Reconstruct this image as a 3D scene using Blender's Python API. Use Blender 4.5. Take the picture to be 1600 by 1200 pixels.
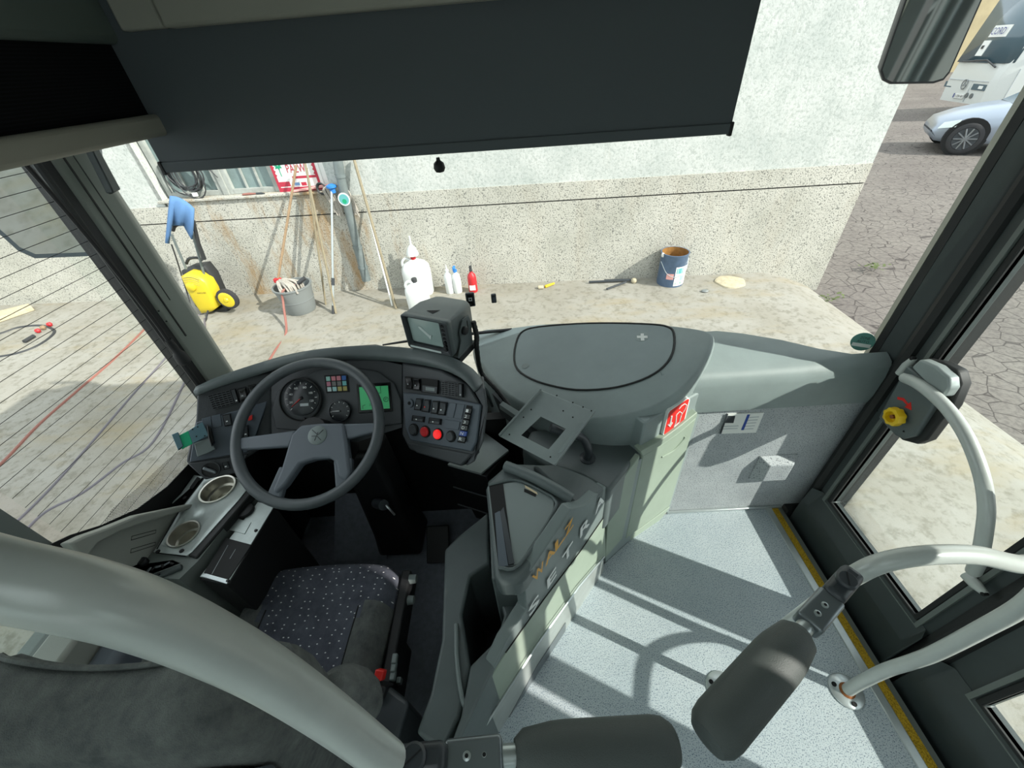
import bpy, math, random
from mathutils import Vector, Matrix
random.seed(7)
for o in list(bpy.data.objects): bpy.data.objects.remove(o)
SC = bpy.context.scene
COL = SC.collection

# ------------------------------------------------------------------ camera
F, CX, CY, H = 620.0, 800.0, 600.0, 1.6          # focal length in pixels of the 1600x1200 frame, eye height over the entry floor
def _ray(px, py): return Vector(((px-CX)/F, (py-CY)/F, 1.0))
_dn = _ray(865, 1362).normalized()
_fw = _ray(785, 95); _fw = (_fw - _dn*_fw.dot(_dn)).normalized()
_up = -_dn; _rt = _fw.cross(_up)
CAMP = Vector((0, 0, H))
def wdir(px, py):
    r = _ray(px, py); return Vector((_rt.dot(r), _fw.dot(r), _up.dot(r)))
cam = bpy.data.cameras.new('camera'); camo = bpy.data.objects.new('camera', cam); COL.objects.link(camo)
cam.sensor_width = 36; cam.lens = F/1600*36; cam.clip_start = 0.02; cam.clip_end = 200
def _w(v): return Vector((_rt.dot(v), _fw.dot(v), _up.dot(v)))
cr, cu, cb = _w(Vector((1,0,0))), _w(Vector((0,-1,0))), _w(Vector((0,0,-1)))
m = Matrix.Identity(4)
for i in range(3): m[i][0], m[i][1], m[i][2], m[i][3] = cr[i], cu[i], cb[i], CAMP[i]
camo.matrix_world = m
SC.camera = camo

# ------------------------------------------------------------------ sky, sun, exposure
wd = bpy.data.worlds.new('sky'); SC.world = wd; wd.use_nodes = True
bg = wd.node_tree.nodes['Background']; bg.inputs[0].default_value = (0.90, 0.96, 1.0, 1); bg.inputs[1].default_value = 1.0
sl = bpy.data.lights.new('sun', 'SUN'); sl.energy = 3.3; sl.angle = math.radians(0.6); sl.color = (1.0, 0.955, 0.88)
so = bpy.data.objects.new('sun', sl); COL.objects.link(so)
SUND = Vector((-0.89, 0.46, -0.70)).normalized()
so.rotation_euler = SUND.to_track_quat('-Z', 'Y').to_euler(); so.location = (6, -4, 8)
vs = SC.view_settings
vs.view_transform = 'Standard'; vs.look = 'None'; vs.gamma = 1.0; vs.exposure = 1.0; vs.use_curve_mapping = False

# ------------------------------------------------------------------ pixel -> point on a plane
def onp(px, py, p0, n):
    r = wdir(px, py); p0 = Vector(p0); n = Vector(n); return CAMP + r*((p0-CAMP).dot(n)/r.dot(n))
def at(px, py, x=None, y=None, z=None, d=None):
    r = wdir(px, py)
    if d is not None: return CAMP + r*d
    if x is not None: return CAMP + r*(x/r.x)
    if y is not None: return CAMP + r*(y/r.y)
    return CAMP + r*((z-H)/r.z)
def PL(p0, n): return (Vector(p0), Vector(n).normalized())
def tr(pts, plane): return [onp(p[0], p[1], plane[0], plane[1]) for p in pts]
def trz(pts, z): return [at(p[0], p[1], z=z) for p in pts]
def trx(pts, x): return [at(p[0], p[1], x=x) for p in pts]
def tryy(pts, y): return [at(p[0], p[1], y=y) for p in pts]

# ------------------------------------------------------------------ mesh builder
class MB:
    def __init__(s): s.v = []; s.f = []
    def add(s, vs, fs):
        b = len(s.v); s.v += [Vector(v) for v in vs]; s.f += [tuple(b+i for i in f) for f in fs]; return s
    def box(s, c, d, M=None):
        x, y, z = d[0]/2, d[1]/2, d[2]/2; c = Vector(c)
        vs = [Vector((i*x, j*y, k*z)) for i in (-1,1) for j in (-1,1) for k in (-1,1)]
        vs = [(M @ v if M else v)+c for v in vs]
        return s.add(vs, [(0,1,3,2),(4,6,7,5),(0,4,5,1),(2,3,7,6),(0,2,6,4),(1,5,7,3)])
    def span(s, a, b):
        return s.box([(a[i]+b[i])/2 for i in range(3)], [abs(b[i]-a[i]) for i in range(3)])
    def prism(s, pts, vec):
        pts = [Vector(p) for p in pts]; vec = Vector(vec); n = len(pts)
        nrm = Vector()
        for i in range(n): nrm += pts[i].cross(pts[(i+1) % n])
        if nrm.dot(vec) > 0: pts = pts[::-1]
        fs = [tuple(range(n)), tuple(range(2*n-1, n-1, -1))]
        fs += [(i, i+n, (i+1) % n+n, (i+1) % n) for i in range(n)]
        return s.add(pts+[p+vec for p in pts], [tuple(f) for f in fs])
    def ring_prism(s, outer, inner, vec):      # plate with a hole, same vertex count in both outlines
        n = len(outer); vec = Vector(vec); o = [Vector(p) for p in outer]; i_ = [Vector(p) for p in inner]
        vs = o+i_+[p+vec for p in o]+[p+vec for p in i_]; fs = []
        for k in range(n):
            j = (k+1) % n
            fs += [(k, j, n+j, n+k), (2*n+k, 3*n+k, 3*n+j, 2*n+j), (k, 2*n+k, 2*n+j, j), (n+k, n+j, 3*n+j, 3*n+k)]
        return s.add(vs, fs)
    def loft(s, rings, cap=True, closed=True):
        n = len(rings[0]); vs = [p for r in rings for p in r]; fs = []
        for a in range(len(rings)-1):
            for k in range(n if closed else n-1):
                j = (k+1) % n; fs.append((a*n+k, a*n+j, (a+1)*n+j, (a+1)*n+k))
        if cap: fs += [tuple(range(n-1, -1, -1)), tuple(range((len(rings)-1)*n, len(rings)*n))]
        return s.add(vs, fs)
    def tube(s, path, r, n=10, cap=True, closed=False):
        P = [Vector(p) for p in path]; m_ = len(P)
        R = r if isinstance(r, (list, tuple)) else [r]*m_
        T = []
        for i in range(m_):
            a = P[(i-1) % m_] if (closed or i > 0) else P[i]; b = P[(i+1) % m_] if (closed or i < m_-1) else P[i]
            T.append((b-a).normalized())
        up = Vector((0,0,1)) if abs(T[0].z) < 0.9 else Vector((1,0,0))
        u = (up - T[0]*up.dot(T[0])).normalized(); rings = []
        for i in range(m_):
            u = (u - T[i]*u.dot(T[i])).normalized(); w_ = T[i].cross(u)
            rings.append([P[i]+(u*math.cos(2*math.pi*k/n)+w_*math.sin(2*math.pi*k/n))*R[i] for k in range(n)])
        if closed: rings.append(rings[0]); cap = False
        return s.loft(rings, cap)
    def lathe(s, prof, o, ax=(0,0,1), n=20, cap=True):
        o = Vector(o); ax = Vector(ax).normalized(); t = Vector((1,0,0)) if abs(ax.x) < 0.9 else Vector((0,1,0))
        u = (t-ax*t.dot(ax)).normalized(); w_ = ax.cross(u)
        return s.loft([[o+ax*h_+(u*math.cos(2*math.pi*k/n)+w_*math.sin(2*math.pi*k/n))*r for k in range(n)] for r, h_ in prof], cap)
    def ball(s, c, r, n=12, sc=(1,1,1)):
        c = Vector(c); rings = []
        for i in range(1, n//2):
            t = math.pi*i/(n//2)
            rings.append([c+Vector((math.sin(t)*math.cos(2*math.pi*k/n)*r*sc[0], math.sin(t)*math.sin(2*math.pi*k/n)*r*sc[1], -math.cos(t)*r*sc[2])) for k in range(n)])
        return s.loft(rings)
    def xf(s, M): s.v = [M @ v for v in s.v]; return s
    def build(s, name, mat, parent=None, bevel=0, seg=2, ang=38, sub=0, sol=0):
        me = bpy.data.meshes.new(name); me.from_pydata([tuple(v) for v in s.v], [], s.f); me.update()
        for p in me.polygons: p.use_smooth = True
        me.set_sharp_from_angle(angle=math.radians(ang))
        me.materials.append(M_[mat] if isinstance(mat, str) else mat)
        return link(name, me, parent, bevel, seg, sub, sol)
def link(name, me, parent=None, bevel=0, seg=2, sub=0, sol=0):
    o = bpy.data.objects.new(name, me); COL.objects.link(o)
    if parent is not None:
        o.parent = parent
        if parent.type == 'EMPTY': o.matrix_parent_inverse = (Matrix.LocRotScale(parent.location, parent.rotation_euler, None)).inverted()
    if sol:
        q = o.modifiers.new('solid', 'SOLIDIFY'); q.thickness = sol; q.offset = 0
    if bevel:
        q = o.modifiers.new('bevel', 'BEVEL'); q.width = bevel; q.segments = seg; q.limit_method = 'ANGLE'; q.angle_limit = math.radians(35)
    if sub:
        q = o.modifiers.new('sub', 'SUBSURF'); q.levels = sub; q.render_levels = sub
    return o
def tag(o, label=None, cat=None, group=None, kind=None):
    if label: o['label'] = label
    if cat: o['category'] = cat
    if group: o['group'] = group
    if kind: o['kind'] = kind
    return o
def thing(name, label, cat, loc, group=None):
    o = bpy.data.objects.new(name, None); COL.objects.link(o); o.location = Vector(loc); o.empty_display_size = 0.05
    return tag(o, label, cat, group)
def carve(o, cutter):                        # cut one mesh out of another for good, then drop the cutter
    q_ = o.modifiers.new('cut', 'BOOLEAN'); q_.object = cutter; q_.operation = 'DIFFERENCE'; q_.solver = 'EXACT'
    dg = bpy.context.evaluated_depsgraph_get(); me = bpy.data.meshes.new_from_object(o.evaluated_get(dg))
    o.modifiers.clear(); o.data = me; bpy.data.objects.remove(cutter)
def struct(o, label=None): return tag(o, label, kind='structure')
def smooth_path(P, k=6, closed=False):
    P = [Vector(p) for p in P]; out = []; n = len(P); rng = range(n if closed else n-1)
    for i in rng:
        p0 = P[(i-1) % n] if (closed or i > 0) else P[0]*2-P[1]; p1 = P[i]; p2 = P[(i+1) % n]
        p3 = P[(i+2) % n] if (closed or i < n-2) else P[-1]*2-P[-2]
        for j in range(k):
            t = j/k; out.append(0.5*((2*p1)+(p2-p0)*t+(2*p0-5*p1+4*p2-p3)*t*t+(3*p1-p0-3*p2+p3)*t**3))
    if not closed: out.append(P[-1])
    return out
def frame(o, x, z):                          # matrix from origin and approximate x, z axes
    z = Vector(z).normalized(); x = Vector(x); x = (x-z*x.dot(z)).normalized(); y = z.cross(x)
    m_ = Matrix.Identity(4)
    for i in range(3): m_[i][0], m_[i][1], m_[i][2], m_[i][3] = x[i], y[i], z[i], Vector(o)[i]
    return m_
def text(name, s, o, xd, yd, mat, parent=None, depth=0.001, shear=0.0, bold=0.0):
    """letters whose height is |yd|; width per letter follows the face, scaled to |xd| overall"""
    cu_ = bpy.data.curves.new(name, 'FONT'); cu_.body = s; cu_.size = 1; cu_.shear = shear; cu_.offset = bold; cu_.resolution_u = 2
    to = bpy.data.objects.new(name, cu_); me = bpy.data.meshes.new_from_object(to); bpy.data.objects.remove(to)
    xs = [v.co.x for v in me.vertices]; ys = [v.co.y for v in me.vertices]
    x0, x1, y0, y1 = min(xs), max(xs), min(ys), max(ys); xd, yd, o = Vector(xd), Vector(yd), Vector(o)
    nrm = xd.cross(yd).normalized()
    for v in me.vertices: v.co = o + xd*((v.co.x-x0)/(x1-x0)) + yd*((v.co.y-y0)/(y1-y0)) + nrm*depth
    me.materials.clear(); me.materials.append(M_[mat])
    return link(name, me, parent)
# ------------------------------------------------------------------ materials
M_ = {}
def srgb(r, g, b):
    f = lambda c: (c/255/12.92 if c <= 10 else ((c/255+0.055)/1.055)**2.4)
    return (f(r), f(g), f(b), 1)
def mat(name, col, rough=0.5, metal=0.0, spec=0.5, noise=0, nscale=20, ncol=None, bump=0, bscale=200, emit=0):
    m_ = bpy.data.materials.new(name); m_.use_nodes = True; nt = m_.node_tree; b = nt.nodes['Principled BSDF']
    b.inputs['Base Color'].default_value = col; b.inputs['Roughness'].default_value = rough; b.inputs['Metallic'].default_value = metal
    b.inputs['Specular IOR Level'].default_value = spec
    tc = nt.nodes.new('ShaderNodeTexCoord')
    if noise:
        n = nt.nodes.new('ShaderNodeTexNoise'); n.inputs['Scale'].default_value = nscale; n.inputs['Detail'].default_value = 6; n.inputs['Roughness'].default_value = 0.65
        nt.links.new(tc.outputs['Object'], n.inputs['Vector'])
        r = nt.nodes.new('ShaderNodeValToRGB'); r.color_ramp.elements[0].position = 0.35; r.color_ramp.elements[1].position = 0.68
        r.color_ramp.elements[0].color = ncol or tuple(c*(1-noise) for c in col[:3])+(1,); r.color_ramp.elements[1].color = col
        nt.links.new(n.outputs['Fac'], r.inputs['Fac']); nt.links.new(r.outputs['Color'], b.inputs['Base Color'])
    if bump:
        n2 = nt.nodes.new('ShaderNodeTexNoise'); n2.inputs['Scale'].default_value = bscale; n2.inputs['Detail'].default_value = 3
        bp = nt.nodes.new('ShaderNodeBump'); bp.inputs['Strength'].default_value = bump; bp.inputs['Distance'].default_value = 0.002
        nt.links.new(tc.outputs['Object'], n2.inputs['Vector']); nt.links.new(n2.outputs['Fac'], bp.inputs['Height']); nt.links.new(bp.outputs['Normal'], b.inputs['Normal'])
    if emit:
        b.inputs['Emission Color'].default_value = col; b.inputs['Emission Strength'].default_value = emit
    M_[name] = m_; return m_
class NT:
    """small helper for hand-made node trees"""
    def __init__(s, name, rough=0.8, spec=0.3):
        s.m = bpy.data.materials.new(name); s.m.use_nodes = True; s.t = s.m.node_tree; s.b = s.t.nodes['Principled BSDF']
        s.b.inputs['Roughness'].default_value = rough; s.b.inputs['Specular IOR Level'].default_value = spec
        s.tc = s.t.nodes.new('ShaderNodeTexCoord').outputs['Object']; M_[name] = s.m
    def n(s, t, **k):
        q = s.t.nodes.new(t)
        for a, v in k.items():
            if a in q.inputs: q.inputs[a].default_value = v
            else: setattr(q, a, v)
        return q
    def l(s, a, b): s.t.links.new(a, b)
    def noise(s, scale, detail=5, rough=0.6, vec=None):
        q = s.n('ShaderNodeTexNoise', Scale=scale, Detail=detail, Roughness=rough); s.l(vec or s.tc, q.inputs['Vector']); return q.outputs['Fac']
    def vor(s, scale, feature='F1', rnd=1.0, vec=None, out='Distance'):
        q = s.n('ShaderNodeTexVoronoi', feature=feature, Scale=scale, Randomness=rnd); s.l(vec or s.tc, q.inputs['Vector']); return q.outputs[out]
    def ramp(s, fac, stops):
        q = s.n('ShaderNodeValToRGB'); e = q.color_ramp.elements
        while len(e) < len(stops): e.new(0.5)
        for i, (p, c) in enumerate(stops): e[i].position = p; e[i].color = c if len(c) == 4 else tuple(c)+(1,)
        s.l(fac, q.inputs['Fac']); return q.outputs['Color']
    def mix(s, fac, a, b, mode='MIX'):
        q = s.n('ShaderNodeMix', data_type='RGBA', blend_type=mode)
        for sock, v in ((q.inputs[0], fac), (q.inputs[6], a), (q.inputs[7], b)):
            if hasattr(v, 'is_linked'): s.l(v, sock)
            else: sock.default_value = v
        return q.outputs[2]
    def map(s, scale=(1,1,1), rot=(0,0,0)):
        q = s.n('ShaderNodeMapping'); q.inputs['Scale'].default_value = scale; q.inputs['Rotation'].default_value = rot; s.l(s.tc, q.inputs['Vector']); return q.outputs['Vector']
    def bump(s, h, strength=0.3, dist=0.005):
        q = s.n('ShaderNodeBump', Strength=strength, Distance=dist); s.l(h, q.inputs['Height']); s.l(q.outputs['Normal'], s.b.inputs['Normal'])
    def col(s, c): s.l(c, s.b.inputs['Base Color'])
def g(v): return (v, v, v, 1)

# plastics and metals of the cab
mat('dash_grey', srgb(138, 150, 149), 0.48, bump=0.25, bscale=900, noise=0.12, nscale=9)
mat('dash_grey_top', srgb(134, 146, 147), 0.5, bump=0.25, bscale=900, noise=0.1, nscale=6)
mat('dash_black', srgb(58, 62, 65), 0.5, bump=0.3, bscale=800)
mat('panel_blue_grey', srgb(77, 86, 95), 0.5, bump=0.2, bscale=800)
mat('seam', srgb(14, 15, 16), 0.8)
mat('rubber', srgb(26, 28, 28), 0.6)
mat('black', srgb(19, 20, 22), 0.55)
mat('gloss_black', srgb(14, 15, 16), 0.2)
mat('console_dark', srgb(90, 99, 99), 0.42, bump=0.2, bscale=900, noise=0.12, nscale=14)
mat('console_mid', srgb(114, 124, 123), 0.42, bump=0.2, bscale=900)
mat('cabinet_green', srgb(150, 163, 148), 0.5, noise=0.08, nscale=12, bump=0.1, bscale=700)
mat('wheel_rim', srgb(76, 82, 85), 0.42, bump=0.15, bscale=1200)
mat('wheel_pad', srgb(94, 101, 109), 0.5, bump=0.25, bscale=1000)
mat('pillar_grey', srgb(104, 111, 107), 0.5, bump=0.15, bscale=800)
mat('pillar_dark', srgb(56, 64, 64), 0.45, noise=0.15, nscale=10)
mat('pillar_edge', srgb(120, 122, 112), 0.5)
mat('headliner', srgb(214, 216, 210), 0.8)
mat('pillar_face', srgb(146, 149, 141), 0.5, bump=0.15, bscale=800)
mat('matt_black', srgb(18, 19, 20), 0.7)
mat('header_beige', srgb(158, 156, 144), 0.6, bump=0.15, bscale=700)
mat('header_green', srgb(97, 107, 101), 0.6, bump=0.15, bscale=700)
mat('blind_cloth', srgb(82, 88, 91), 0.75, bump=0.2, bscale=1500)
mat('rail_silver', srgb(190, 195, 191), 0.30, metal=0.08, noise=0.08, nscale=16)
mat('hinge', srgb(120, 127, 130), 0.33, metal=0.6)
mat('hinge_black', srgb(51, 56, 60), 0.4)
mat('foam', srgb(73, 79, 77), 0.55, bump=0.45, bscale=700)
mat('alu', srgb(190, 198, 198), 0.35, metal=0.7, noise=0.1, nscale=30)
mat('alu_skirt', srgb(188, 194, 190), 0.4, metal=0.5, noise=0.15, nscale=12)
mat('steel_plate', srgb(184, 193, 190), 0.42, metal=0.45, noise=0.15, nscale=25)
mat('steel_cup', srgb(196, 194, 184), 0.28, metal=0.85)
mat('bracket_grey', srgb(150, 159, 158), 0.45, metal=0.25, noise=0.08, nscale=20)
mat('floor_dark', srgb(124, 130, 140), 0.75, noise=0.25, nscale=40, bump=0.4, bscale=600)
mat('yellow_knob', srgb(230, 190, 20), 0.45)
mat('red', srgb(214, 40, 34), 0.45)
mat('red_lamp', srgb(235, 30, 30), 0.3, emit=0.35)
mat('red_lamp_dim', srgb(170, 28, 32), 0.3, emit=0.05)
mat('white', srgb(224, 226, 222), 0.5)
mat('white_mark', srgb(232, 234, 232), 0.6)
mat('grey_mark', srgb(178, 184, 186), 0.6)
mat('orange_mark', srgb(222, 160, 44), 0.5)
mat('cream_label', srgb(214, 196, 160), 0.6)
mat('lcd', srgb(64, 160, 104), 0.35, emit=0.12)
mat('lcd_ink', srgb(20, 50, 36), 0.6)
mat('dial', srgb(34, 38, 42), 0.25)
mat('blue_btn', srgb(46, 74, 150), 0.4)
mat('tape_green', srgb(20, 158, 112), 0.5)
mat('bracket_teal', srgb(92, 124, 134), 0.4, metal=0.3)
mat('towel', srgb(88, 126, 170), 0.95, bump=0.8, bscale=120)
mat('washer_yellow', srgb(206, 184, 40), 0.4)
mat('washer_black', srgb(44, 46, 47), 0.55)
mat('jug', srgb(206, 210, 207), 0.4)
mat('bucket_grey', srgb(118, 123, 122), 0.55)
mat('wood', srgb(150, 126, 98), 0.7, noise=0.25, nscale=18)
mat('wood_grey', srgb(140, 130, 106), 0.7, noise=0.25, nscale=18)
mat('zinc', srgb(126, 136, 136), 0.45, metal=0.35, noise=0.2, nscale=14)
mat('mop', srgb(178, 172, 162), 0.95, noise=0.3, nscale=60, bump=0.8, bscale=90)
mat('blue_plastic', srgb(44, 120, 196), 0.5)
mat('red_plastic', srgb(180, 36, 42), 0.45)
mat('tin_blue', srgb(96, 118, 146), 0.4, metal=0.3, noise=0.2, nscale=18)
mat('tin_inside', srgb(160, 116, 60), 0.6, noise=0.4, nscale=20)
mat('hose_red', srgb(140, 92, 82), 0.6)
mat('hose_grey', srgb(104, 100, 106), 0.6)
mat('cable_black', srgb(52, 54, 56), 0.6)
mat('window_wood', srgb(168, 172, 166), 0.8, noise=0.3, nscale=9)
mat('dirty_pane', srgb(128, 146, 144), 0.35, noise=0.3, nscale=6)
mat('poster_red', srgb(176, 44, 66), 0.6)
mat('poster_green', srgb(10, 150, 110), 0.6)
mat('poster_blue', srgb(110, 150, 190), 0.6)
mat('pink', srgb(230, 170, 164), 0.6)
mat('bus_white', srgb(203, 207, 203), 0.35)
mat('car_silver', srgb(155, 165, 178), 0.3, metal=0.45)
mat('far_glass', srgb(74, 96, 106), 0.12, spec=0.8)
mat('tyre', srgb(48, 48, 50), 0.8)
mat('rim_metal', srgb(130, 134, 136), 0.35, metal=0.6)
mat('stone', srgb(196, 186, 158), 0.9, noise=0.3, nscale=25)
mat('weed', srgb(82, 93, 52), 0.8)
mat('teal_sticker', srgb(96, 150, 140), 0.6)
mat('plate_blue', srgb(60, 72, 130), 0.5)
mat('beige_wall', srgb(175, 162, 128), 0.9, noise=0.2, nscale=1.2)
mat('screen', srgb(160, 178, 174), 0.15, spec=0.6)
mat('screen_light', srgb(205, 215, 212), 0.2)
mat('rust', srgb(150, 92, 46), 0.8, noise=0.3, nscale=60)
mat('mirror_shell', srgb(92, 102, 108), 0.45)
mat('mirror_black', srgb(34, 36, 38), 0.5)
mt = mat('mirror', (0.8, 0.84, 0.84, 1), 0.04, metal=1.0)
for nm, c in dict(t1=(150,196,186), t2=(196,120,130), t3=(40,92,160), t4=(178,110,130), t5=(110,108,106), t6=(100,170,172), t7=(186,206,204), t8=(156,196,196), t9=(170,160,90), t10=(160,150,84)).items(): mat('tile_'+nm, srgb(*c), 0.35)

# entry floor: pale vinyl with dark blue flecks
q = NT('floor_fleck', 0.5, 0.4)
v = q.map((1, 1, 1)); a = q.noise(290, 2, 0.5, v); b_ = q.noise(380, 2, 0.5); c_ = q.noise(4, 4)
base = q.ramp(c_, [(0.3, srgb(160, 171, 176)), (0.7, srgb(176, 185, 188))])
c1 = q.mix(q.ramp(a, [(0.57, g(0)), (0.64, g(1))]), base, srgb(89, 104, 119))
c2 = q.mix(q.ramp(b_, [(0.61, g(0)), (0.67, g(1))]), c1, srgb(63, 72, 83)); q.col(c2)
# front bulkhead: grey speckle
q = NT('wall_fleck', 0.55, 0.4)
a = q.noise(240, 2, 0.5); c_ = q.noise(8, 3)
q.col(q.mix(q.ramp(a, [(0.57, g(0)), (0.63, g(1))]), q.ramp(c_, [(0.3, srgb(156, 161, 164)), (0.7, srgb(174, 179, 181))]), srgb(96, 101, 106)))
# building: white plaster, terrazzo-like plinth
q = NT('plaster', 0.9, 0.2)
a = q.noise(2.2, 8, 0.7); b_ = q.noise(38, 6, 0.75); st = q.noise(1.0, 8, 0.7, q.map((9, 9, 1.2)))
c1 = q.ramp(a, [(0.25, srgb(170, 177, 172)), (0.6, srgb(197, 200, 195))])
c2 = q.mix(q.ramp(b_, [(0.38, g(0.55)), (0.52, g(0))]), c1, srgb(140, 148, 142)); c3 = q.mix(q.ramp(st, [(0.60, g(0)), (0.8, g(0.35))]), c2, srgb(153, 148, 131))
q.col(c3); q.bump(b_, 0.5, 0.01)
q = NT('plinth_grit', 0.9, 0.2)
a = q.noise(75, 3, 0.6); b_ = q.noise(1.6, 6, 0.6); r_ = q.noise(1.0, 8, 0.75, q.map((3.0, 3.0, 0.7)))
base = q.ramp(b_, [(0.3, srgb(168, 167, 156)), (0.7, srgb(195, 193, 183))])
c1 = q.mix(q.ramp(a, [(0.36, g(1)), (0.47, g(0))]), base, srgb(109, 110, 105))
sx = q.n('ShaderNodeSeparateXYZ'); q.l(q.tc, sx.inputs[0])
def band(sock, a0, a1, b0, b1):
    e = q.ramp(q.n('ShaderNodeMapRange').outputs[0], [(0, g(0)), (1, g(1))]); return e
mr = q.n('ShaderNodeMapRange'); q.l(sx.outputs['X'], mr.inputs[0]); mr.inputs[1].default_value = -5.0; mr.inputs[2].default_value = 0.0
xr = q.ramp(mr.outputs[0], [(0.15, g(0)), (0.30, g(1)), (0.66, g(1)), (0.85, g(0.12))])
rs = q.mix(1.0, q.ramp(r_, [(0.50, g(0)), (0.66, g(0.8))]), xr, 'MULTIPLY')
q.col(q.mix(rs, c1, srgb(153, 122, 77))); q.bump(a, 0.6, 0.01)
# pavements
q = NT('concrete', 0.9, 0.2)
a = q.noise(1.1, 8, 0.65); b_ = q.noise(14, 6, 0.7); y_ = q.noise(0.8, 5, 0.6, q.map((1.4, 3.5, 1)))
c1 = q.ramp(a, [(0.3, srgb(134, 130, 118)), (0.62, srgb(151, 149, 141))])
c2 = q.mix(q.ramp(b_, [(0.36, g(0.6)), (0.5, g(0))]), c1, srgb(107, 104, 91)); c3 = q.mix(q.ramp(y_, [(0.52, g(0)), (0.72, g(0.55))]), c2, srgb(142, 129, 98))
q.col(c3); q.bump(b_, 0.4, 0.01)
q = NT('asphalt', 0.9, 0.2)
a = q.noise(0.5, 6, 0.6); b_ = q.noise(22, 5, 0.7)
c1 = q.ramp(a, [(0.3, srgb(104, 98, 94)), (0.65, srgb(123, 118, 112))])
ck = q.vor(5.5, 'DISTANCE_TO_EDGE', 1.0, q.map((1.0, 1.0, 1)))
c2 = q.mix(q.ramp(b_, [(0.4, g(0.5)), (0.55, g(0))]), c1, srgb(80, 75, 74)); c3 = q.mix(q.ramp(ck, [(0.012, g(0.75)), (0.035, g(0))]), c2, srgb(55, 50, 49))
q.col(c3); q.bump(b_, 0.4, 0.01)
q = NT('yellow_grit', 0.85, 0.2)
a = q.noise(300, 2); q.col(q.ramp(a, [(0.35, srgb(122, 98, 20)), (0.6, srgb(178, 146, 40))]))
# seat cloth: charcoal with small pale dashes
q = NT('seat_dash', 0.95, 0.1)
br = q.n('ShaderNodeTexVoronoi', voronoi_dimensions='2D', feature='F1', Scale=1.0, Randomness=0.6); q.l(q.map((34, 52, 1)), br.inputs['Vector'])
b_ = q.noise(16, 5, 0.7); base = q.ramp(b_, [(0.3, srgb(68, 70, 79)), (0.7, srgb(97, 101, 111))])
q.col(q.mix(q.ramp(br.outputs['Distance'], [(0.06, g(0.75)), (0.10, g(0))]), base, srgb(255, 255, 255))); q.bump(q.noise(500, 2), 0.5, 0.003)
q = NT('seat_plain', 0.95, 0.1)
b_ = q.noise(22, 5, 0.7); q.col(q.ramp(b_, [(0.3, srgb(77, 80, 80)), (0.7, srgb(110, 113, 110))])); q.bump(q.noise(420, 3), 0.7, 0.004)
# side blind: black with fine horizontal weave
q = NT('side_blind', 0.8, 0.2)
wv = q.n('ShaderNodeTexWave', wave_type='BANDS', bands_direction='Z', Scale=60.0); q.l(q.tc, wv.inputs['Vector'])
q.col(q.ramp(wv.outputs['Fac'], [(0.3, srgb(5, 6, 7)), (0.9, srgb(16, 18, 21))]))
# glazing: clear sheet with a surface reflection
def glass(name, tint, refl):
    m_ = bpy.data.materials.new(name); m_.use_nodes = True; t = m_.node_tree
    for n in list(t.nodes):
        if n.type != 'OUTPUT_MATERIAL': t.nodes.remove(n)
    out = [n for n in t.nodes if n.type == 'OUTPUT_MATERIAL'][0]
    tb = t.nodes.new('ShaderNodeBsdfTransparent'); tb.inputs[0].default_value = tint
    gb = t.nodes.new('ShaderNodeBsdfGlossy'); gb.inputs['Roughness'].default_value = 0.02; gb.inputs[0].default_value = (1, 1, 1, 1)
    lw = t.nodes.new('ShaderNodeFresnel'); lw.inputs['IOR'].default_value = 1.25
    ml = t.nodes.new('ShaderNodeMath'); ml.operation = 'MULTIPLY'; ml.inputs[1].default_value = refl
    mx = t.nodes.new('ShaderNodeMixShader')
    t.links.new(lw.outputs[0], ml.inputs[0]); t.links.new(ml.outputs[0], mx.inputs[0]); t.links.new(tb.outputs[0], mx.inputs[1]); t.links.new(gb.outputs[0], mx.inputs[2]); t.links.new(mx.outputs[0], out.inputs[0])
    M_[name] = m_
glass('glass', (0.95, 0.98, 0.97, 1), 0.6)
glass('glass_dark', (0.10, 0.12, 0.12, 1), 0.6)
glass('glass_tint', (0.80, 0.85, 0.83, 1), 0.6)
# dotted print on the glass border
m_ = bpy.data.materials.new('frit_dots'); m_.use_nodes = True; t = m_.node_tree; b = t.nodes['Principled BSDF']
b.inputs['Base Color'].default_value = srgb(40, 42, 42); b.inputs['Roughness'].default_value = 0.6
tc = t.nodes.new('ShaderNodeTexCoord'); mp = t.nodes.new('ShaderNodeMapping'); mp.inputs['Scale'].default_value = (0.01, 250, 250); mp.inputs['Rotation'].default_value = (math.radians(45), 0, 0)
vo = t.nodes.new('ShaderNodeTexVoronoi'); vo.inputs['Randomness'].default_value = 0.0; vo.inputs['Scale'].default_value = 1.0
cm = t.nodes.new('ShaderNodeMath'); cm.operation = 'LESS_THAN'; cm.inputs[1].default_value = 0.33
t.links.new(tc.outputs['Object'], mp.inputs[0]); t.links.new(mp.outputs[0], vo.inputs['Vector']); t.links.new(vo.outputs['Distance'], cm.inputs[0])
t.links.new(cm.outputs[0], b.inputs['Alpha']); M_['frit_dots'] = m_
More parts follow.
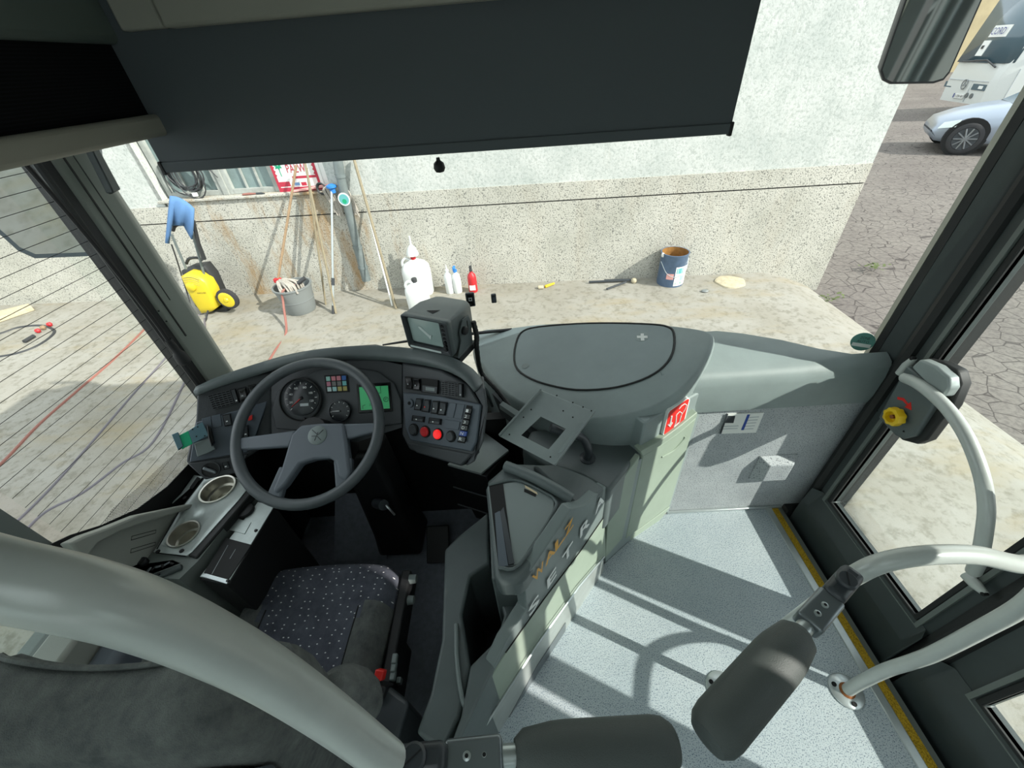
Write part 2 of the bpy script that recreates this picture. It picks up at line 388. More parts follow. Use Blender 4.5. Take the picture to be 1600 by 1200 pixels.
# ------------------------------------------------------------------ the yard outside
GZ, AZ = -0.60, -0.80                                     # concrete apron, asphalt
WD = Vector((0.99809, -0.06170, 0)); WN = Vector((-0.06170, -0.99809, 0))   # along the facade, out of the facade
WO = Vector((-0.677, 4.789, 0))
def wl(s, z, off=0.0): return WO + WD*(s+0.677) + Vector((0,0,z)) + WN*off   # s is close to world x
WPL = (WO.copy(), WN.copy())
def onwall(px, py, off=0.0): return onp(px, py, WO+WN*off, WN)
def ws(p): return (p-WO).dot(WD)-0.677
mb = MB()
xs = [-14, -9, -6, -4, -2, 0, 2, 3.0, 3.25, 3.5, 3.62]; zs = [GZ]*8+[-0.66, -0.76, -0.82]
ys = [-7, -4, -2, 0, 1, 2, 3, 4, 5.7]
mb.add([(x, y, z-(0.0 if y < 5 else 0.0)) for x, z in zip(xs, zs) for y in ys], [(i*len(ys)+j, (i+1)*len(ys)+j, (i+1)*len(ys)+j+1, i*len(ys)+j+1) for i in range(len(xs)-1) for j in range(len(ys)-1)])
struct(mb.build('ground_concrete', 'concrete'), 'pale stained concrete apron in front of the facade')
struct(MB().add([(-14, -14, AZ), (60, -14, AZ), (60, 70, AZ-0.3), (-14, 70, AZ-0.3)], [(0,1,2,3)]).build('ground_asphalt', 'asphalt'), 'cracked grey asphalt yard')
WX1 = 3.74
fac = thing('wall_facade', 'long building facade with white plaster above a gritty grey plinth', None, wl(0, GZ)); fac['kind'] = 'structure'
def slab(s0, s1, z0, z1, off, depth=0.3):
    return [wl(s0, z0, off), wl(s1, z0, off), wl(s1, z1, off), wl(s0, z1, off)], -WN*depth
MB().prism(*slab(-13, WX1, -1.0, 0.352, 0.0)).build('plinth', 'plinth_grit', fac)
MB().prism(*slab(-13, WX1, 0.352, 0.366, -0.02)).build('plinth_joint', 'seam', fac)
MB().prism(*slab(-13, -4.02, 0.366, 0.545, 0.0)).prism(*slab(-2.02, WX1, 0.366, 0.545, 0.0)).prism(*slab(-4.02, -2.02, 0.366, 0.585, 0.0)).build('plinth_cap', 'plinth_grit', fac)
WS0, WS1, WZ0, WZ1 = -4.06, -2.02, 0.60, 2.1
up = MB().prism(*slab(-13, WS0, 0.545, 5.0, -0.012)).prism(*slab(WS1, WX1, 0.545, 5.0, -0.012)).prism(*slab(WS0, WS1, WZ1, 5.0, -0.012))
up.build('upper_wall', 'plaster', fac)
MB().prism(*slab(WX1-0.3, WX1, -1.0, 5.0, -0.3, 9)).build('return_wall', 'plaster', fac)
MB().prism([wl(-4.1, 0.585, 0.03), wl(-2.0, 0.585, 0.03), wl(-2.0, 0.612, 0.03), wl(-4.1, 0.612, 0.03)], -WN*0.25).build('window_sill', 'plinth_grit', fac, 0.006)
MB().prism([wl(WS0-0.02, 0.6, -0.2), wl(WS0, 0.6, -0.012), wl(WS0, WZ1, -0.012), wl(WS0-0.02, WZ1, -0.2)], WD*-0.05).build('window_reveal', 'plaster', fac)
# the old timber window: two leaves, each with muntins and panes
wnd = thing('window_1', 'old grey timber window with dusty panes beside the poster', None, wl(-3.4, 0.6, -0.1)); wnd['kind'] = 'structure'
def wbox(s0, s1, z0, z1, o0, o1): return MB().prism([wl(s0, z0, o1), wl(s1, z0, o1), wl(s1, z1, o1), wl(s0, z1, o1)], -WN*(o1-o0))
for s0, s1 in ((-4.04, -3.34), (-3.28, -2.66)):
    for a, b_, c_, d_ in ((s0, s0+0.06, 0.612, WZ1), (s1-0.06, s1, 0.612, WZ1), (s0+0.06, s1-0.06, 0.612, 0.665), (s0+0.06, s1-0.06, WZ1-0.06, WZ1)):
        wbox(a, b_, c_, d_, -0.16, -0.10).build('sash_rail', 'window_wood', wnd, 0.004)
    n_ = 3; wdt = (s1-s0-0.12)/n_
    for i in range(n_):
        wbox(s0+0.06+wdt*i, s0+0.06+wdt*(i+1), 0.665, WZ1-0.06, -0.15, -0.142).build('pane', 'dirty_pane', wnd)
        if i: wbox(s0+0.06+wdt*i-0.009, s0+0.06+wdt*i+0.009, 0.665, WZ1-0.06, -0.142, -0.12).build('muntin', 'window_wood', wnd)
wbox(-3.345, -3.275, 0.612, WZ1, -0.17, -0.085).build('window_post', 'window_wood', wnd, 0.004)
wbox(-2.66, -2.58, 0.612, WZ1, -0.17, -0.085).build('window_post', 'window_wood', wnd, 0.004)
# far beige wall across the yard
struct(MB().span((4, 34, -1.2), (60, 34.5, 7)).build('wall_yard', 'beige_wall'), 'beige boundary wall across the yard')

# ------------------------------------------------------------------ the bus shell
LX, RX = -1.12, 1.14                                       # driver window plane, door plane
# partition base line on the entry floor
B0, B1, B2, B3, B4 = [Vector(p) for p in ((-0.62, -0.26, 0), (-0.225, 0.197, 0), (0.286, 0.784, 0), (0.463, 0.915, 0), (0.632, 1.012, 0))]
fl = MB().prism([(-1.15, -9.0, 0), (1.03, -9.0, 0), (1.03, 1.0, 0), B4, B3, B2, B1, B0, (-0.62, -0.5, 0), (-1.15, -0.5, 0)], (0, 0, -0.03)).span((1.03, -9.0, -0.03), (1.2, -1.0, 0))
struct(fl.build('floor', 'floor_fleck'), 'pale blue flecked vinyl entry floor')
struct(MB().span((-1.15, -0.5, -0.13), (0.3, 1.3, -0.10)).build('floor_driver', 'floor_dark'), 'dark rubber floor of the driver area')
struct(MB().span((-1.15, -0.52, -0.1), (-0.6, -0.5, 0.0)).build('trim_3', 'alu'), 'metal riser behind the driver area')
struct(MB().span((-1.2, -9.0, -0.35), (1.24, 1.05, -0.2)).build('floor_pan', 'black'), 'underside of the bus floor')
edge = struct(MB().span((1.03, -1.0, -0.1), (1.058, 1.0, 0.004)).build('trim_1', 'alu', None, 0.003), 'aluminium edge strip of the entry floor')
MB().span((1.058, -1.0, -0.1), (1.084, 1.0, 0.002)).build('grip_strip', 'yellow_grit', edge)
MB().span((1.084, -1.0, -0.2), (1.112, 1.0, -0.012)).build('edge_lip', 'pillar_grey', edge)
struct(MB().span((1.03, -0.4, -0.34), (1.27, 1.1, -0.30)).build('floor_step', 'rubber'), 'dark door step well')
# front bulkhead under the dash
wf = struct(MB().span((0.3, 1.0, 0), (1.19, 1.05, 0.70)).build('wall_front', 'wall_fleck'), 'grey speckled front bulkhead below the dash')
hat = MB(); p = [at(x_, y_, y=1.0) for x_, y_ in ((1187, 752), (1221, 749), (1234, 722), (1200, 722))]
x0, x1, z0, z1 = 0.925, 1.015, 0.24, 0.335
hat.loft([[(x0-0.03, 1.0, z0-0.03), (x1+0.03, 1.0, z0-0.03), (x1+0.03, 1.0, z1+0.02), (x0-0.03, 1.0, z1+0.02)], [(x0, 0.962, z0), (x1, 0.962, z0), (x1, 0.962, z1), (x0, 0.962, z1)]])
hat.build('hatch_bump', 'wall_fleck', wf, 0.004)
MB().span((0.60, 0.988, 0.0), (1.10, 1.0, 0.012)).build('floor_bead', 'alu', wf, 0.003)
# front skin below the windscreen, outside
struct(MB().span((-1.2, 1.30, -0.45), (1.2, 1.36, 0.55)).build('wall_front_skin', 'bus_white'), 'white outer front skin of the bus')
# ceiling, rear wall, side walls with window bands (mostly behind the camera)
cl_ = MB().span((-1.25, -9.0, 2.12), (1.25, -1.6, 2.2)).span((-1.25, -0.3, 2.12), (1.25, 1.25, 2.2)).span((-1.25, -1.6, 2.12), (-0.55, -0.3, 2.2)).span((0.2, -1.6, 2.12), (1.25, -0.3, 2.2))
ceil = struct(cl_.build('ceiling', 'headliner'), 'pale grey bus ceiling with an added glazed opening for more daylight')
MB().span((-0.55, -1.6, 2.17), (0.2, -0.3, 2.176)).build('added_opening_glass', 'glass', ceil)  # unseen roof opening, added to let more sky light into the cab
struct(MB().span((-1.25, -9.06, -0.1), (1.25, -9.0, 0.75)).span((-1.25, -9.06, 1.95), (1.25, -9.0, 2.2)).build('wall_rear', 'headliner'), 'pale rear wall of the bus')
wlft = MB().span((-1.2, -9.0, -0.1), (-1.14, 0.5, 0.62)).span((-1.2, -9.0, 1.95), (-1.14, 1.1, 2.2)).span((-1.2, 0.43, 0.62), (-1.14, 0.515, 1.95)).span((-1.2, 0.5, -0.1), (-1.14, 1.25, 0.42))
wrgt = MB().span((1.20, -9.0, -0.1), (1.26, -0.30, 0.75)).span((1.20, -9.0, 1.95), (1.26, 1.05, 2.2)).span((1.20, -1.15, 0.75), (1.26, -0.30, 1.95))
for k in range(1, 6):
    wlft.span((-1.2, -1.7*k+0.5, 0.62), (-1.14, -1.7*k+0.58, 1.95)); wrgt.span((1.20, -1.7*k-0.9, 0.75), (1.26, -1.7*k-0.82, 1.95))
struct(wlft.build('wall_left', 'pillar_grey'), 'grey left side wall of the bus')
struct(wrgt.build('wall_right', 'pillar_dark'), 'dark right side wall of the bus')
struct(MB().span((1.22, -9.0, 0.75), (1.226, -1.1, 1.95)).build('window_4', 'glass_tint'), 'tinted right side window')
struct(MB().span((-1.17, -9.0, 0.62), (-1.164, 0.5, 1.95)).build('window_5', 'glass_tint'), 'tinted left side window')

# windscreen: one curved sheet
def wsy(x, z): return 1.42 - 0.27*(x-0.02)**2 - 0.10*(z-0.8)
mb = MB(); nx, nz = 24, 10
mb.add([(-1.14+2.32*i/nx, wsy(-1.14+2.32*i/nx, 0.5+1.6*j/nz), 0.5+1.6*j/nz) for i in range(nx+1) for j in range(nz+1)], [(i*(nz+1)+j, i*(nz+1)+j+1, (i+1)*(nz+1)+j+1, (i+1)*(nz+1)+j) for i in range(nx) for j in range(nz)])
ws_o = struct(mb.build('window_2', 'glass'), 'large curved windscreen')
# driver side window with its heating wires
w3 = struct(MB().add([(LX, 0.53, 0.40), (LX, 1.15, 0.40), (LX, 1.15, 1.7), (LX, 0.53, 1.7)], [(0,1,2,3)]).build('window_3', 'glass'), 'driver side window with fine heating wires')
for i in range(36):
    z = 0.47+0.0335*i
    if z > 1.5: break
    MB().tube([(LX+0.003, 0.53, z), (LX+0.003, 1.15, z)], 0.0007, 4).build('heating_wire', 'cable_black', w3)
# printed black border and dots at the lower front corner of the side window
cur = [(80, 850), (110, 836), (160, 820), (215, 795), (262, 760), (296, 724)]
pts = trx(cur, LX+0.004)
MB().prism(pts+[Vector((LX+0.004, 1.15, pts[-1].z)), Vector((LX+0.004, 1.15, 0.38)), Vector((LX+0.004, 0.50, 0.38))], (-0.003, 0, 0)).build('black_border', 'black', w3)
dots = trx([(160, 820), (215, 795), (262, 760), (296, 724), (300, 690), (262, 718), (215, 762), (175, 795)], LX+0.006)
MB().add(dots, [tuple(range(len(dots)))]).build('dot_print', 'frit_dots', w3)
# ------------------------------------------------------------------ pillars, header, blinds, door
# left windscreen pillar: stacked vertical profiles between side window and windscreen
def xprism(px_list, x, t): return MB().prism(trx(px_list, x), (t, 0, 0))
lp = struct(MB().prism([(-1.145, 1.10, 0.5), (-1.095, 1.10, 0.5), (-1.045, 1.155, 0.5), (-1.05, 1.175, 0.5), (-1.145, 1.21, 0.5)], (0, 0, 1.6)).build('trim_1_pillar_left', 'pillar_face', None, 0.006), 'grey left windscreen pillar')
MB().prism([(-1.145, 1.068, 0.5), (-1.112, 1.066, 0.5), (-1.100, 1.10, 0.5), (-1.145, 1.10, 0.5)], (0, 0, 1.6)).build('pillar_channel', 'black', lp)
MB().tube([(-1.098, 1.062, z) for z in (0.5, 0.9, 1.3, 2.1)], 0.009, 8).build('window_gasket', 'rubber', lp)
MB().span((-1.088, 1.115, 0.98), (-1.078, 1.123, 2.1)).span((-1.076, 1.130, 1.10), (-1.066, 1.138, 2.1)).build('blind_track', 'rubber', lp)
for px, py in ((248, 486), (260, 502)):
    q0 = at(px, py, x=-1.085); MB().ball(q0, 0.003, 6).build('screw', 'black', lp)
# dark strap with a weighted end hanging beside the pillar
t_ = thing('black_strap', 'black side blind pull strap with bulbous end beside the left pillar', 'strap', at(282, 560, x=-1.07))
pth = [at(*p, x=-1.075) for p in ((20, 235), (95, 320), (170, 410), (240, 500), (263, 533))]
MB().tube(smooth_path(pth, 5), 0.0055, 8).build('strap_run', 'black', t_)
a, b_ = at(262, 531, x=-1.075), at(291, 568, x=-1.075)
MB().tube([a, a.lerp(b_, 0.25), a.lerp(b_, 0.5), a.lerp(b_, 0.62), a.lerp(b_, 0.9), b_], [0.010, 0.012, 0.012, 0.018, 0.020, 0.012], 12).build('strap_end', 'rubber', t_)
# right windscreen pillar
rp = struct(MB().prism([(1.1747, 1.0712, 0.0), (1.1644, 1.0557, 0.0), (1.1799, 0.9988, 0.0), (1.2316, 0.9832, 0.0), (1.2627, 1.0971, 0.0), (1.2006, 1.0971, 0.0)], (0, 0, 2.1)).build('trim_2_pillar_right', 'pillar_dark', None, 0.006), 'dark right windscreen pillar beside the door')
MB().prism([(1.1571, 1.0702, 0.0), (1.1768, 1.0702, 0.0), (1.2006, 1.0992, 0.0), (1.1716, 1.0992, 0.0)], (0, 0, 2.1)).build('pillar_edge', 'pillar_edge', rp)
MB().prism([(1.1644, 1.0505, 0.0), (1.1582, 1.0692, 0.0), (1.1799, 1.0723, 0.0), (1.1799, 1.0505, 0.0)], (0, 0, 2.1)).build('pillar_gasket', 'black', rp)
MB().span((1.215, 0.90, -0.3), (1.255, 1.06, 2.1)).build('pillar_leak_filler', 'rubber', rp)  # filler added outside to stop sun leaking between door and pillar
for zz in (0.05, 0.09): MB().ball((1.177, 1.02, zz), 0.004, 6).build('screw', 'black', rp)
# door leaves: frame, glass, gaskets, bulged lower panel
def leaf(name, y0, y1, wy0, wy1, label):
    d = struct(MB().ring_prism([(1.175, y0, -0.26), (1.175, y1, -0.26), (1.175, y1, 1.95), (1.175, y0, 1.95)], [(1.175, wy0, 0.183), (1.175, wy1, 0.183), (1.175, wy1, 1.9), (1.175, wy0, 1.9)], (0.032, 0, 0)).build(name, 'pillar_dark', None, 0.004), label)
    MB().ring_prism([(1.171, wy0-0.016, 0.167), (1.171, wy1+0.016, 0.167), (1.171, wy1+0.016, 1.916), (1.171, wy0-0.016, 1.916)], [(1.171, wy0, 0.183), (1.171, wy1, 0.183), (1.171, wy1, 1.9), (1.171, wy0, 1.9)], (0.022, 0, 0)).build('window_gasket', 'rubber', d, 0.003)
    MB().ring_prism([(1.166, wy0-0.03, 0.153), (1.166, wy1+0.03, 0.153), (1.166, wy1+0.03, 1.93), (1.166, wy0-0.03, 1.93)], [(1.166, wy0-0.018, 0.165), (1.166, wy1+0.018, 0.165), (1.166, wy1+0.018, 1.918), (1.166, wy0-0.018, 1.918)], (0.012, 0, 0)).build('glazing_bead', 'pillar_grey', d)
    MB().span((1.190, wy0-0.005, 0.178), (1.194, wy1+0.005, 1.30)).build('glass_pane', 'glass', d)
    MB().span((1.190, wy0-0.005, 1.30), (1.194, wy1+0.005, 1.905)).build('sun_block_pane', 'glass_dark', d)  # unseen upper pane, darkened to keep the sun out above the transom
    MB().span((1.180, wy0, 1.29), (1.205, wy1, 1.32)).build('transom', 'pillar_dark', d)
    pr = [(1.175, -0.26), (1.148, -0.20), (1.138, 0.03), (1.144, 0.10), (1.175, 0.185)]
    rings = [[(x_+(0.0 if ins == 0 else (1.125-x_)*0.7), yy, z_) for x_, z_ in pr] for yy, ins in ((y0+0.005, 1), (y0+0.03, 0), (y1-0.03, 0), (y1-0.005, 1))]
    MB().loft(rings, cap=True, closed=True).build('lower_panel', 'pillar_dark', d, 0.004)
    MB().tube([(1.180, y0-0.004, -0.26), (1.180, y0-0.004, 1.95)], 0.023, 8).tube([(1.180, y1+0.004, -0.26), (1.180, y1+0.004, 1.95)], 0.023, 8).build('edge_seal', 'rubber', d)
    return d
d1 = leaf('door_1', 0.412, 0.966, 0.484, 0.890, 'front leaf of the glazed entrance door')
d2 = leaf('door_2', -0.20, 0.372, -0.13, 0.258, 'rear leaf of the glazed entrance door')
# emergency valve box on the door with its yellow knob
vb = thing('valve_box', 'dark rounded door valve box with a yellow knob on the entrance door', 'control box', (1.15, 0.83, 0.62))
out = [(1398, 618), (1438, 560), (1470, 566), (1494, 578), (1500, 600), (1486, 634), (1446, 688), (1430, 694), (1408, 688), (1372, 655)]
MB().prism(trx(out, 1.135), (0.035, 0, 0)).build('box_back', 'rubber', vb, 0.008, 3)
face = [(1372, 652), (1416, 572), (1452, 600), (1462, 620), (1455, 640), (1428, 682), (1410, 686), (1398, 680)]
MB().prism(trx(face, 1.120), (0.02, 0, 0)).build('face_plate', 'console_dark', vb, 0.004)
lidp = [(1423, 574), (1437, 561), (1462, 572), (1483, 590), (1484, 606), (1474, 620), (1462, 618), (1450, 602)]
MB().prism(trx(lidp, 1.108), (0.03, 0, 0)).build('metal_cover', 'bracket_grey', vb, 0.006, 3)
kc = at(1397, 651, x=1.098); kn = MB()
prof = [(0.026, 0.0), (0.027, 0.006), (0.026, 0.022), (0.017, 0.024), (0.015, 0.010), (0.001, 0.010)]
n_ = 32; ax = Vector((-1, 0, 0)); u_, v_ = Vector((0, 1, 0)), Vector((0, 0, 1))
rings = []
for r_, h_ in prof:
    rings.append([kc+Vector((0.012, 0, 0))+ax*h_+(u_*math.cos(2*math.pi*k/n_)+v_*math.sin(2*math.pi*k/n_))*(r_*(1+(0.07*math.cos(8*2*math.pi*k/n_) if r_ > 0.02 else 0))) for k in range(n_)])
kn.loft(rings).build('knob', 'yellow_knob', vb)
MB().tube([kc+Vector((0.0, 0, 0)), kc+Vector((-0.008, 0, 0))], 0.006, 10).build('knob_screw', 'rust', vb)
arr = [(1402, 620), (1412, 622), (1419, 631), (1423, 628), (1424, 641), (1413, 636), (1417, 633), (1410, 626), (1402, 624)]
MB().prism(trx(arr, 1.119), (0.001, 0, 0)).build('arrow', 'red', vb)
for p_ in ((1370, 642), (1412, 674)): MB().ball(at(*p_, x=1.119), 0.003, 6).build('screw', 'seam', vb)
# curved grab handle on the door leaf
gh = thing('door_grab_handle', 'curved silver grab handle across the front door leaf', 'handle', (1.14, 0.43, 0.5))
pth = [at(*p, x=x_) for p, x_ in (((1414, 590), 1.125), ((1440, 603), 1.105), ((1478, 636), 1.090), ((1510, 682), 1.085), ((1533, 740), 1.085), ((1541, 790), 1.090), ((1538, 830), 1.095), ((1530, 872), 1.110), ((1521, 893), 1.135))]
sp = smooth_path(pth, 6); MB().tube(sp, [0.0155]*len(sp), 12).build('bar', 'rail_silver', gh)
for p_, q_ in (((1406, 584), (1428, 560)), ((1508, 898), (1540, 928))):
    a, b_ = at(*p_, x=1.15), at(*q_, x=1.15); mid = (a+b_)/2
    MB().tube([a, mid, b_], [0.012, 0.014, 0.008], 10).build('mount_lug', 'rail_silver', gh)
    MB().tube([b_+Vector((0.004, 0, 0)), b_+Vector((-0.009, 0, 0))], 0.005, 8).build('mount_screw', 'seam', gh)

gh2 = thing('door_grab_handle', 'second silver grab handle on the rear door leaf', 'handle', (1.14, 0.0, 0.4))
MB().tube(smooth_path([(1.16, 0.235, 0.385), (1.115, 0.225, 0.43), (1.095, 0.16, 0.51), (1.09, 0.07, 0.575), (1.09, -0.05, 0.61), (1.10, -0.14, 0.63), (1.16, -0.16, 0.635)], 6), 0.0155, 12).build('bar', 'rail_silver', gh2)
MB().span((1.112, 0.965, -0.3), (1.26, 1.12, 0.015)).build('pillar_foot', 'rubber', rp)
# ------------------------------------------------------------------ header above the windscreen and blinds
BY = 1.06
hd = struct(MB().build('trim_4_header', 'header_beige') if False else MB().prism([at(286, 47, y=BY+0.03), at(860, -4, y=BY+0.03), at(1250, -39, y=BY+0.03), at(1250, -39, y=BY+0.03)+Vector((0, 0, 0.5)), at(286, 47, y=BY+0.03)+Vector((0, 0, 0.5))], (0, -0.06, 0.0)).build('trim_4_header', 'header_beige', None, 0.006), 'beige header panel above the windscreen')
MB().prism([at(218, 52, y=BY+0.03), at(281, 46, y=BY+0.03), at(281, 46, y=BY+0.03)+Vector((0, 0, 0.5)), at(218, 52, y=BY+0.03)+Vector((0, 0, 0.5))], (0, -0.05, 0)).build('header_side_panel', 'header_beige', hd, 0.005)
MB().span((-1.12, BY+0.03, 1.80), (1.12, 1.30, 2.12)).build('header_core', 'black', hd)
rb = thing('roller_blind', 'wide dark grey windscreen roller blind with a pull knob', 'blind', at(684, 255, y=BY))
bl = [at(258, 268, y=BY), at(1140, 207, y=BY), at(1181, -5, y=BY), at(219, 42, y=BY)]
bl[2] = Vector((bl[1].x, BY, 1.98)); bl[3] = Vector((bl[0].x, BY, 1.98))
MB().prism(bl, (0, 0.002, 0)).build('cloth', 'blind_cloth', rb)
hemb = [bl[0]+Vector((0, 0, -0.003)), bl[1]+Vector((0, 0, -0.003))]
MB().prism([hemb[0]+Vector((0,-0.004,0)), hemb[1]+Vector((0,-0.004,0)), hemb[1]+Vector((0,-0.004,0.022)), hemb[0]+Vector((0,-0.004,0.022))], (0, 0.010, 0)).build('bottom_bar', 'blind_cloth', rb, 0.002)
for e_ in hemb: MB().box(e_+Vector((0, 0.001, 0.010)), (0.008, 0.014, 0.028)).build('end_cap', 'rubber', rb, 0.002)
k0 = at(684, 246, y=BY-0.004); MB().lathe([(0.004, 0.0), (0.005, -0.006), (0.012, -0.012), (0.014, -0.022), (0.010, -0.030), (0.002, -0.032)], k0, (0, 0, 1), 14).build('pull_knob', 'black', rb)
# driver side: overhead box, black side blind, beige blind bar
SX = -0.76
ob = thing('overhead_locker', 'grey green overhead locker above the driver side window', 'locker', at(110, 68, x=SX))
a = at(222, 70, x=SX)
MB().span((-1.13, -0.6, a.z), (SX, a.y, 2.10)).build('locker_body', 'header_green', ob, 0.012, 3)
sb = thing('side_blind', 'black pleated side blind pulled half down over the driver window', 'blind', at(120, 230, x=SX-0.01))
e0, e1 = at(255, 181, x=SX-0.02), at(206, 72, x=SX-0.02)
ye = e0.y; zb = at(255, 181, x=SX-0.02).z
MB().prism([(SX-0.02, -0.6, zb), (SX-0.02, ye, zb), (SX-0.02, e1.y, e1.z+0.03), (SX-0.02, -0.6, e1.z+0.03)], (-0.004, 0, 0)).build('pleated_cloth', 'side_blind', sb)
c0, c1 = at(278, 186, x=SX), at(278, 197, x=SX)
br_ = MB().prism([(SX, -0.6, zb-0.034), (SX, c0.y, zb-0.034), (SX, c0.y, zb+0.006), (SX, -0.6, zb+0.006)], (-0.045, 0, 0)); br_.build('bottom_bar', 'header_beige', sb, 0.008, 3)
# short blind motor housing stub beside the pillar
ms = thing('blind_guide_stub', 'short dark blind guide stub at the top of the left windscreen pillar', 'blind guide', at(172, 300, x=-1.03))
MB().prism(trx([(128, 228), (140, 228), (178, 297), (166, 303)], -1.03), (0.02, 0, 0)).build('stub', 'pillar_dark', ms, 0.003)
MB().ball(at(172, 300, x=-1.03), 0.006, 8).build('stub_tip', 'black', ms)
# ------------------------------------------------------------------ driver dashboard
PC = PL((-0.67, 0.985, 0.75), (0, -0.77, 0.64))
_el = onp(424, 650, *PC); _er = onp(628, 650, *PC)
PLf = PL(_el, (0.45, -0.68, 0.58)); PRt = PL(_er, (-0.45, -0.68, 0.58))
def lift(plane, k): return (plane[0]+plane[1]*k, plane[1])
dash = thing('dashboard', 'curved black driver dashboard with gauges, switches and air vents', 'dashboard', (-0.67, 1.05, -0.1))
BK = Vector((0, 0.10, -0.13))
def face(name, pts, plane, mt_, k=0.0, th=0.012, bevel=0.0, par=None):
    pl = lift(plane, k); return MB().prism(tr(pts, pl), -pl[1]*th).build(name, mt_, par or dash, bevel)
# core of the housing under the three faces
cL = tr([(306, 612), (385, 588), (424, 580), (424, 690), (385, 716), (320, 748), (288, 722), (304, 655)], lift(PLf, -0.006))
cC = tr([(424, 580), (500, 560), (560, 556), (628, 570), (628, 668), (560, 690), (424, 690)], lift(PC, -0.006))
cR = tr([(628, 566), (690, 578), (733, 602), (753, 634), (744, 708), (722, 730), (640, 704), (628, 680)], lift(PRt, -0.006))
MB().prism(cL, (0.02, 0.09, -0.03)).build('housing', 'dash_black', dash, 0.008, 3)
MB().prism(cC, (0, 0.16, -0.06)).build('housing', 'dash_black', dash)
MB().prism(cR, (-0.02, 0.14, -0.05)).build('housing', 'dash_black', dash, 0.008, 3)
# hood: ribbon from the face edge over the crest down to the windscreen
inn = [(306, 619), (345, 604), (400, 587), (460, 569), (520, 562), (580, 562), (640, 567), (690, 577), (722, 592), (741, 612)]
crs = [(307, 606), (342, 590), (398, 571), (458, 554), (518, 545), (580, 542), (644, 546), (700, 558), (738, 578), (757, 606)]
def pl_of(x): return PLf if x < 424 else (PC if x < 628 else PRt)
A = [onp(*p, *lift(pl_of(p[0]), 0.004)) for p in inn]
Bc = []
for a, p in zip(A, crs): Bc.append(at(p[0], p[1], y=a.y+0.03))
Cc = [b+Vector((0, 0.06, -0.065)) for b in Bc]; Dd = [c+Vector((0, 0.10, -0.16)) for c in Cc]
mids = [a.lerp(b, 0.45)+Vector((0, -0.006, 0.006)) for a, b in zip(A, Bc)]
rows = [smooth_path(r, 4) for r in (A, mids, Bc, Cc, Dd)]
hb = MB(); hb.loft(rows, cap=False, closed=False); hb.build('hood', 'console_dark', dash, ang=60, sol=0.008)
# right flank of the hood that turns down beside the switch panel
fl_ = [(741, 612), (757, 606), (762, 640), (756, 690), (742, 722), (728, 730), (745, 704), (754, 636)]
MB().prism(tr(fl_, lift(PRt, 0.0)), (-0.01, 0.10, -0.03)).build('flank', 'dash_black', dash, 0.006, 3)
# centre instrument panel
cp = [(430, 670), (424, 640), (432, 612), (458, 592), (500, 577), (545, 574), (590, 580), (616, 598), (627, 625), (628, 662), (560, 672), (500, 676)]
face('instrument_panel', cp, PC, 'dash_black', 0.0, 0.012, 0.004)
def disc(name, cx, cy, rx, plane, mt_, k, par=None, th=0.004, ry=None, n=28):
    pl = lift(plane, k); c = onp(cx, cy, *pl); r = (onp(cx+rx, cy, *pl)-c).length
    return MB().lathe([(r, -th), (r, 0.0), (r*0.97, 0.001)], c, pl[1], n).build(name, mt_, par or dash), c, r
sp_, c, r = disc('speedometer', 470, 624, 33, PC, 'dash_black', 0.006)
MB().lathe([(r*1.02, 0), (r*1.02, 0.004), (r*0.97, 0.006), (r*0.95, 0.0)], c, PC[1], 32, False).build('bezel_ring', 'rubber', sp_)
_, c2, r2 = disc('dial_face', 471, 622, 27.5, PC, 'dial', 0.0105, sp_)
U = Vector((1, 0, 0)); V = PC[1].cross(U)
for i in range(13):
    a_ = math.radians(225-270*i/12); dr = U*math.cos(a_)+V*math.sin(a_)
    MB().box(c2+dr*r2*0.84+PC[1]*0.0015, (0.0075 if i % 2 == 0 else 0.004, 0.0016, 0.0008), frame((0,0,0), dr, PC[1]).to_3x3()).build('tick', 'white_mark', sp_)
for s_, a0 in (('20', 200), ('40', 158), ('60', 116), ('80', 68), ('100', 24), ('120', -18)):
    a_ = math.radians(a0); p0 = c2+(U*math.cos(a_)+V*math.sin(a_))*r2*0.62-U*0.006-V*0.003+PC[1]*0.001
    text('numeral', s_, p0, U*0.012, V*0.007, 'white_mark', sp_)
MB().tube([c2+PC[1]*0.003, c2+(U*-0.75-V*0.62)*r2*0.75+PC[1]*0.003], [0.002, 0.0008], 6).build('needle', 'red', sp_)
MB().lathe([(0.006, 0), (0.006, 0.004), (0.003, 0.006)], c2, PC[1], 14).build('needle_hub', 'black', sp_)
MB().box(c2-V*r2*0.38+U*r2*0.15+PC[1]*0.001, (0.028, 0.009, 0.001), frame((0,0,0), U, PC[1]).to_3x3()).build('odometer', 'grey_mark', sp_)
MB().lathe([(0.004, 0), (0.004, 0.006)], onp(476, 654, *lift(PC, 0.007)), PC[1], 12).build('reset_pin', 'black', sp_)
sm, c3, r3 = disc('air_gauge', 531, 642, 16.5, PC, 'dial', 0.006)
MB().lathe([(r3*1.03, 0), (r3*1.03, 0.004), (r3*0.96, 0.005), (r3*0.95, 0.0)], c3, PC[1], 28, False).build('bezel_ring', 'hinge_black', sm)
for i in range(9):
    a_ = math.radians(215-250*i/8); dr = U*math.cos(a_)+V*math.sin(a_)
    MB().box(c3+dr*r3*0.82+PC[1]*0.0015, (0.005, 0.0014, 0.0008), frame((0,0,0), dr, PC[1]).to_3x3()).build('tick', 'white_mark', sm)
MB().tube([c3+PC[1]*0.003, c3-U*r3*0.7+PC[1]*0.003], [0.0016, 0.0007], 6).build('needle', 'white_mark', sm)
MB().lathe([(0.004, 0), (0.004, 0.003)], c3, PC[1], 12).build('needle_hub', 'black', sm)
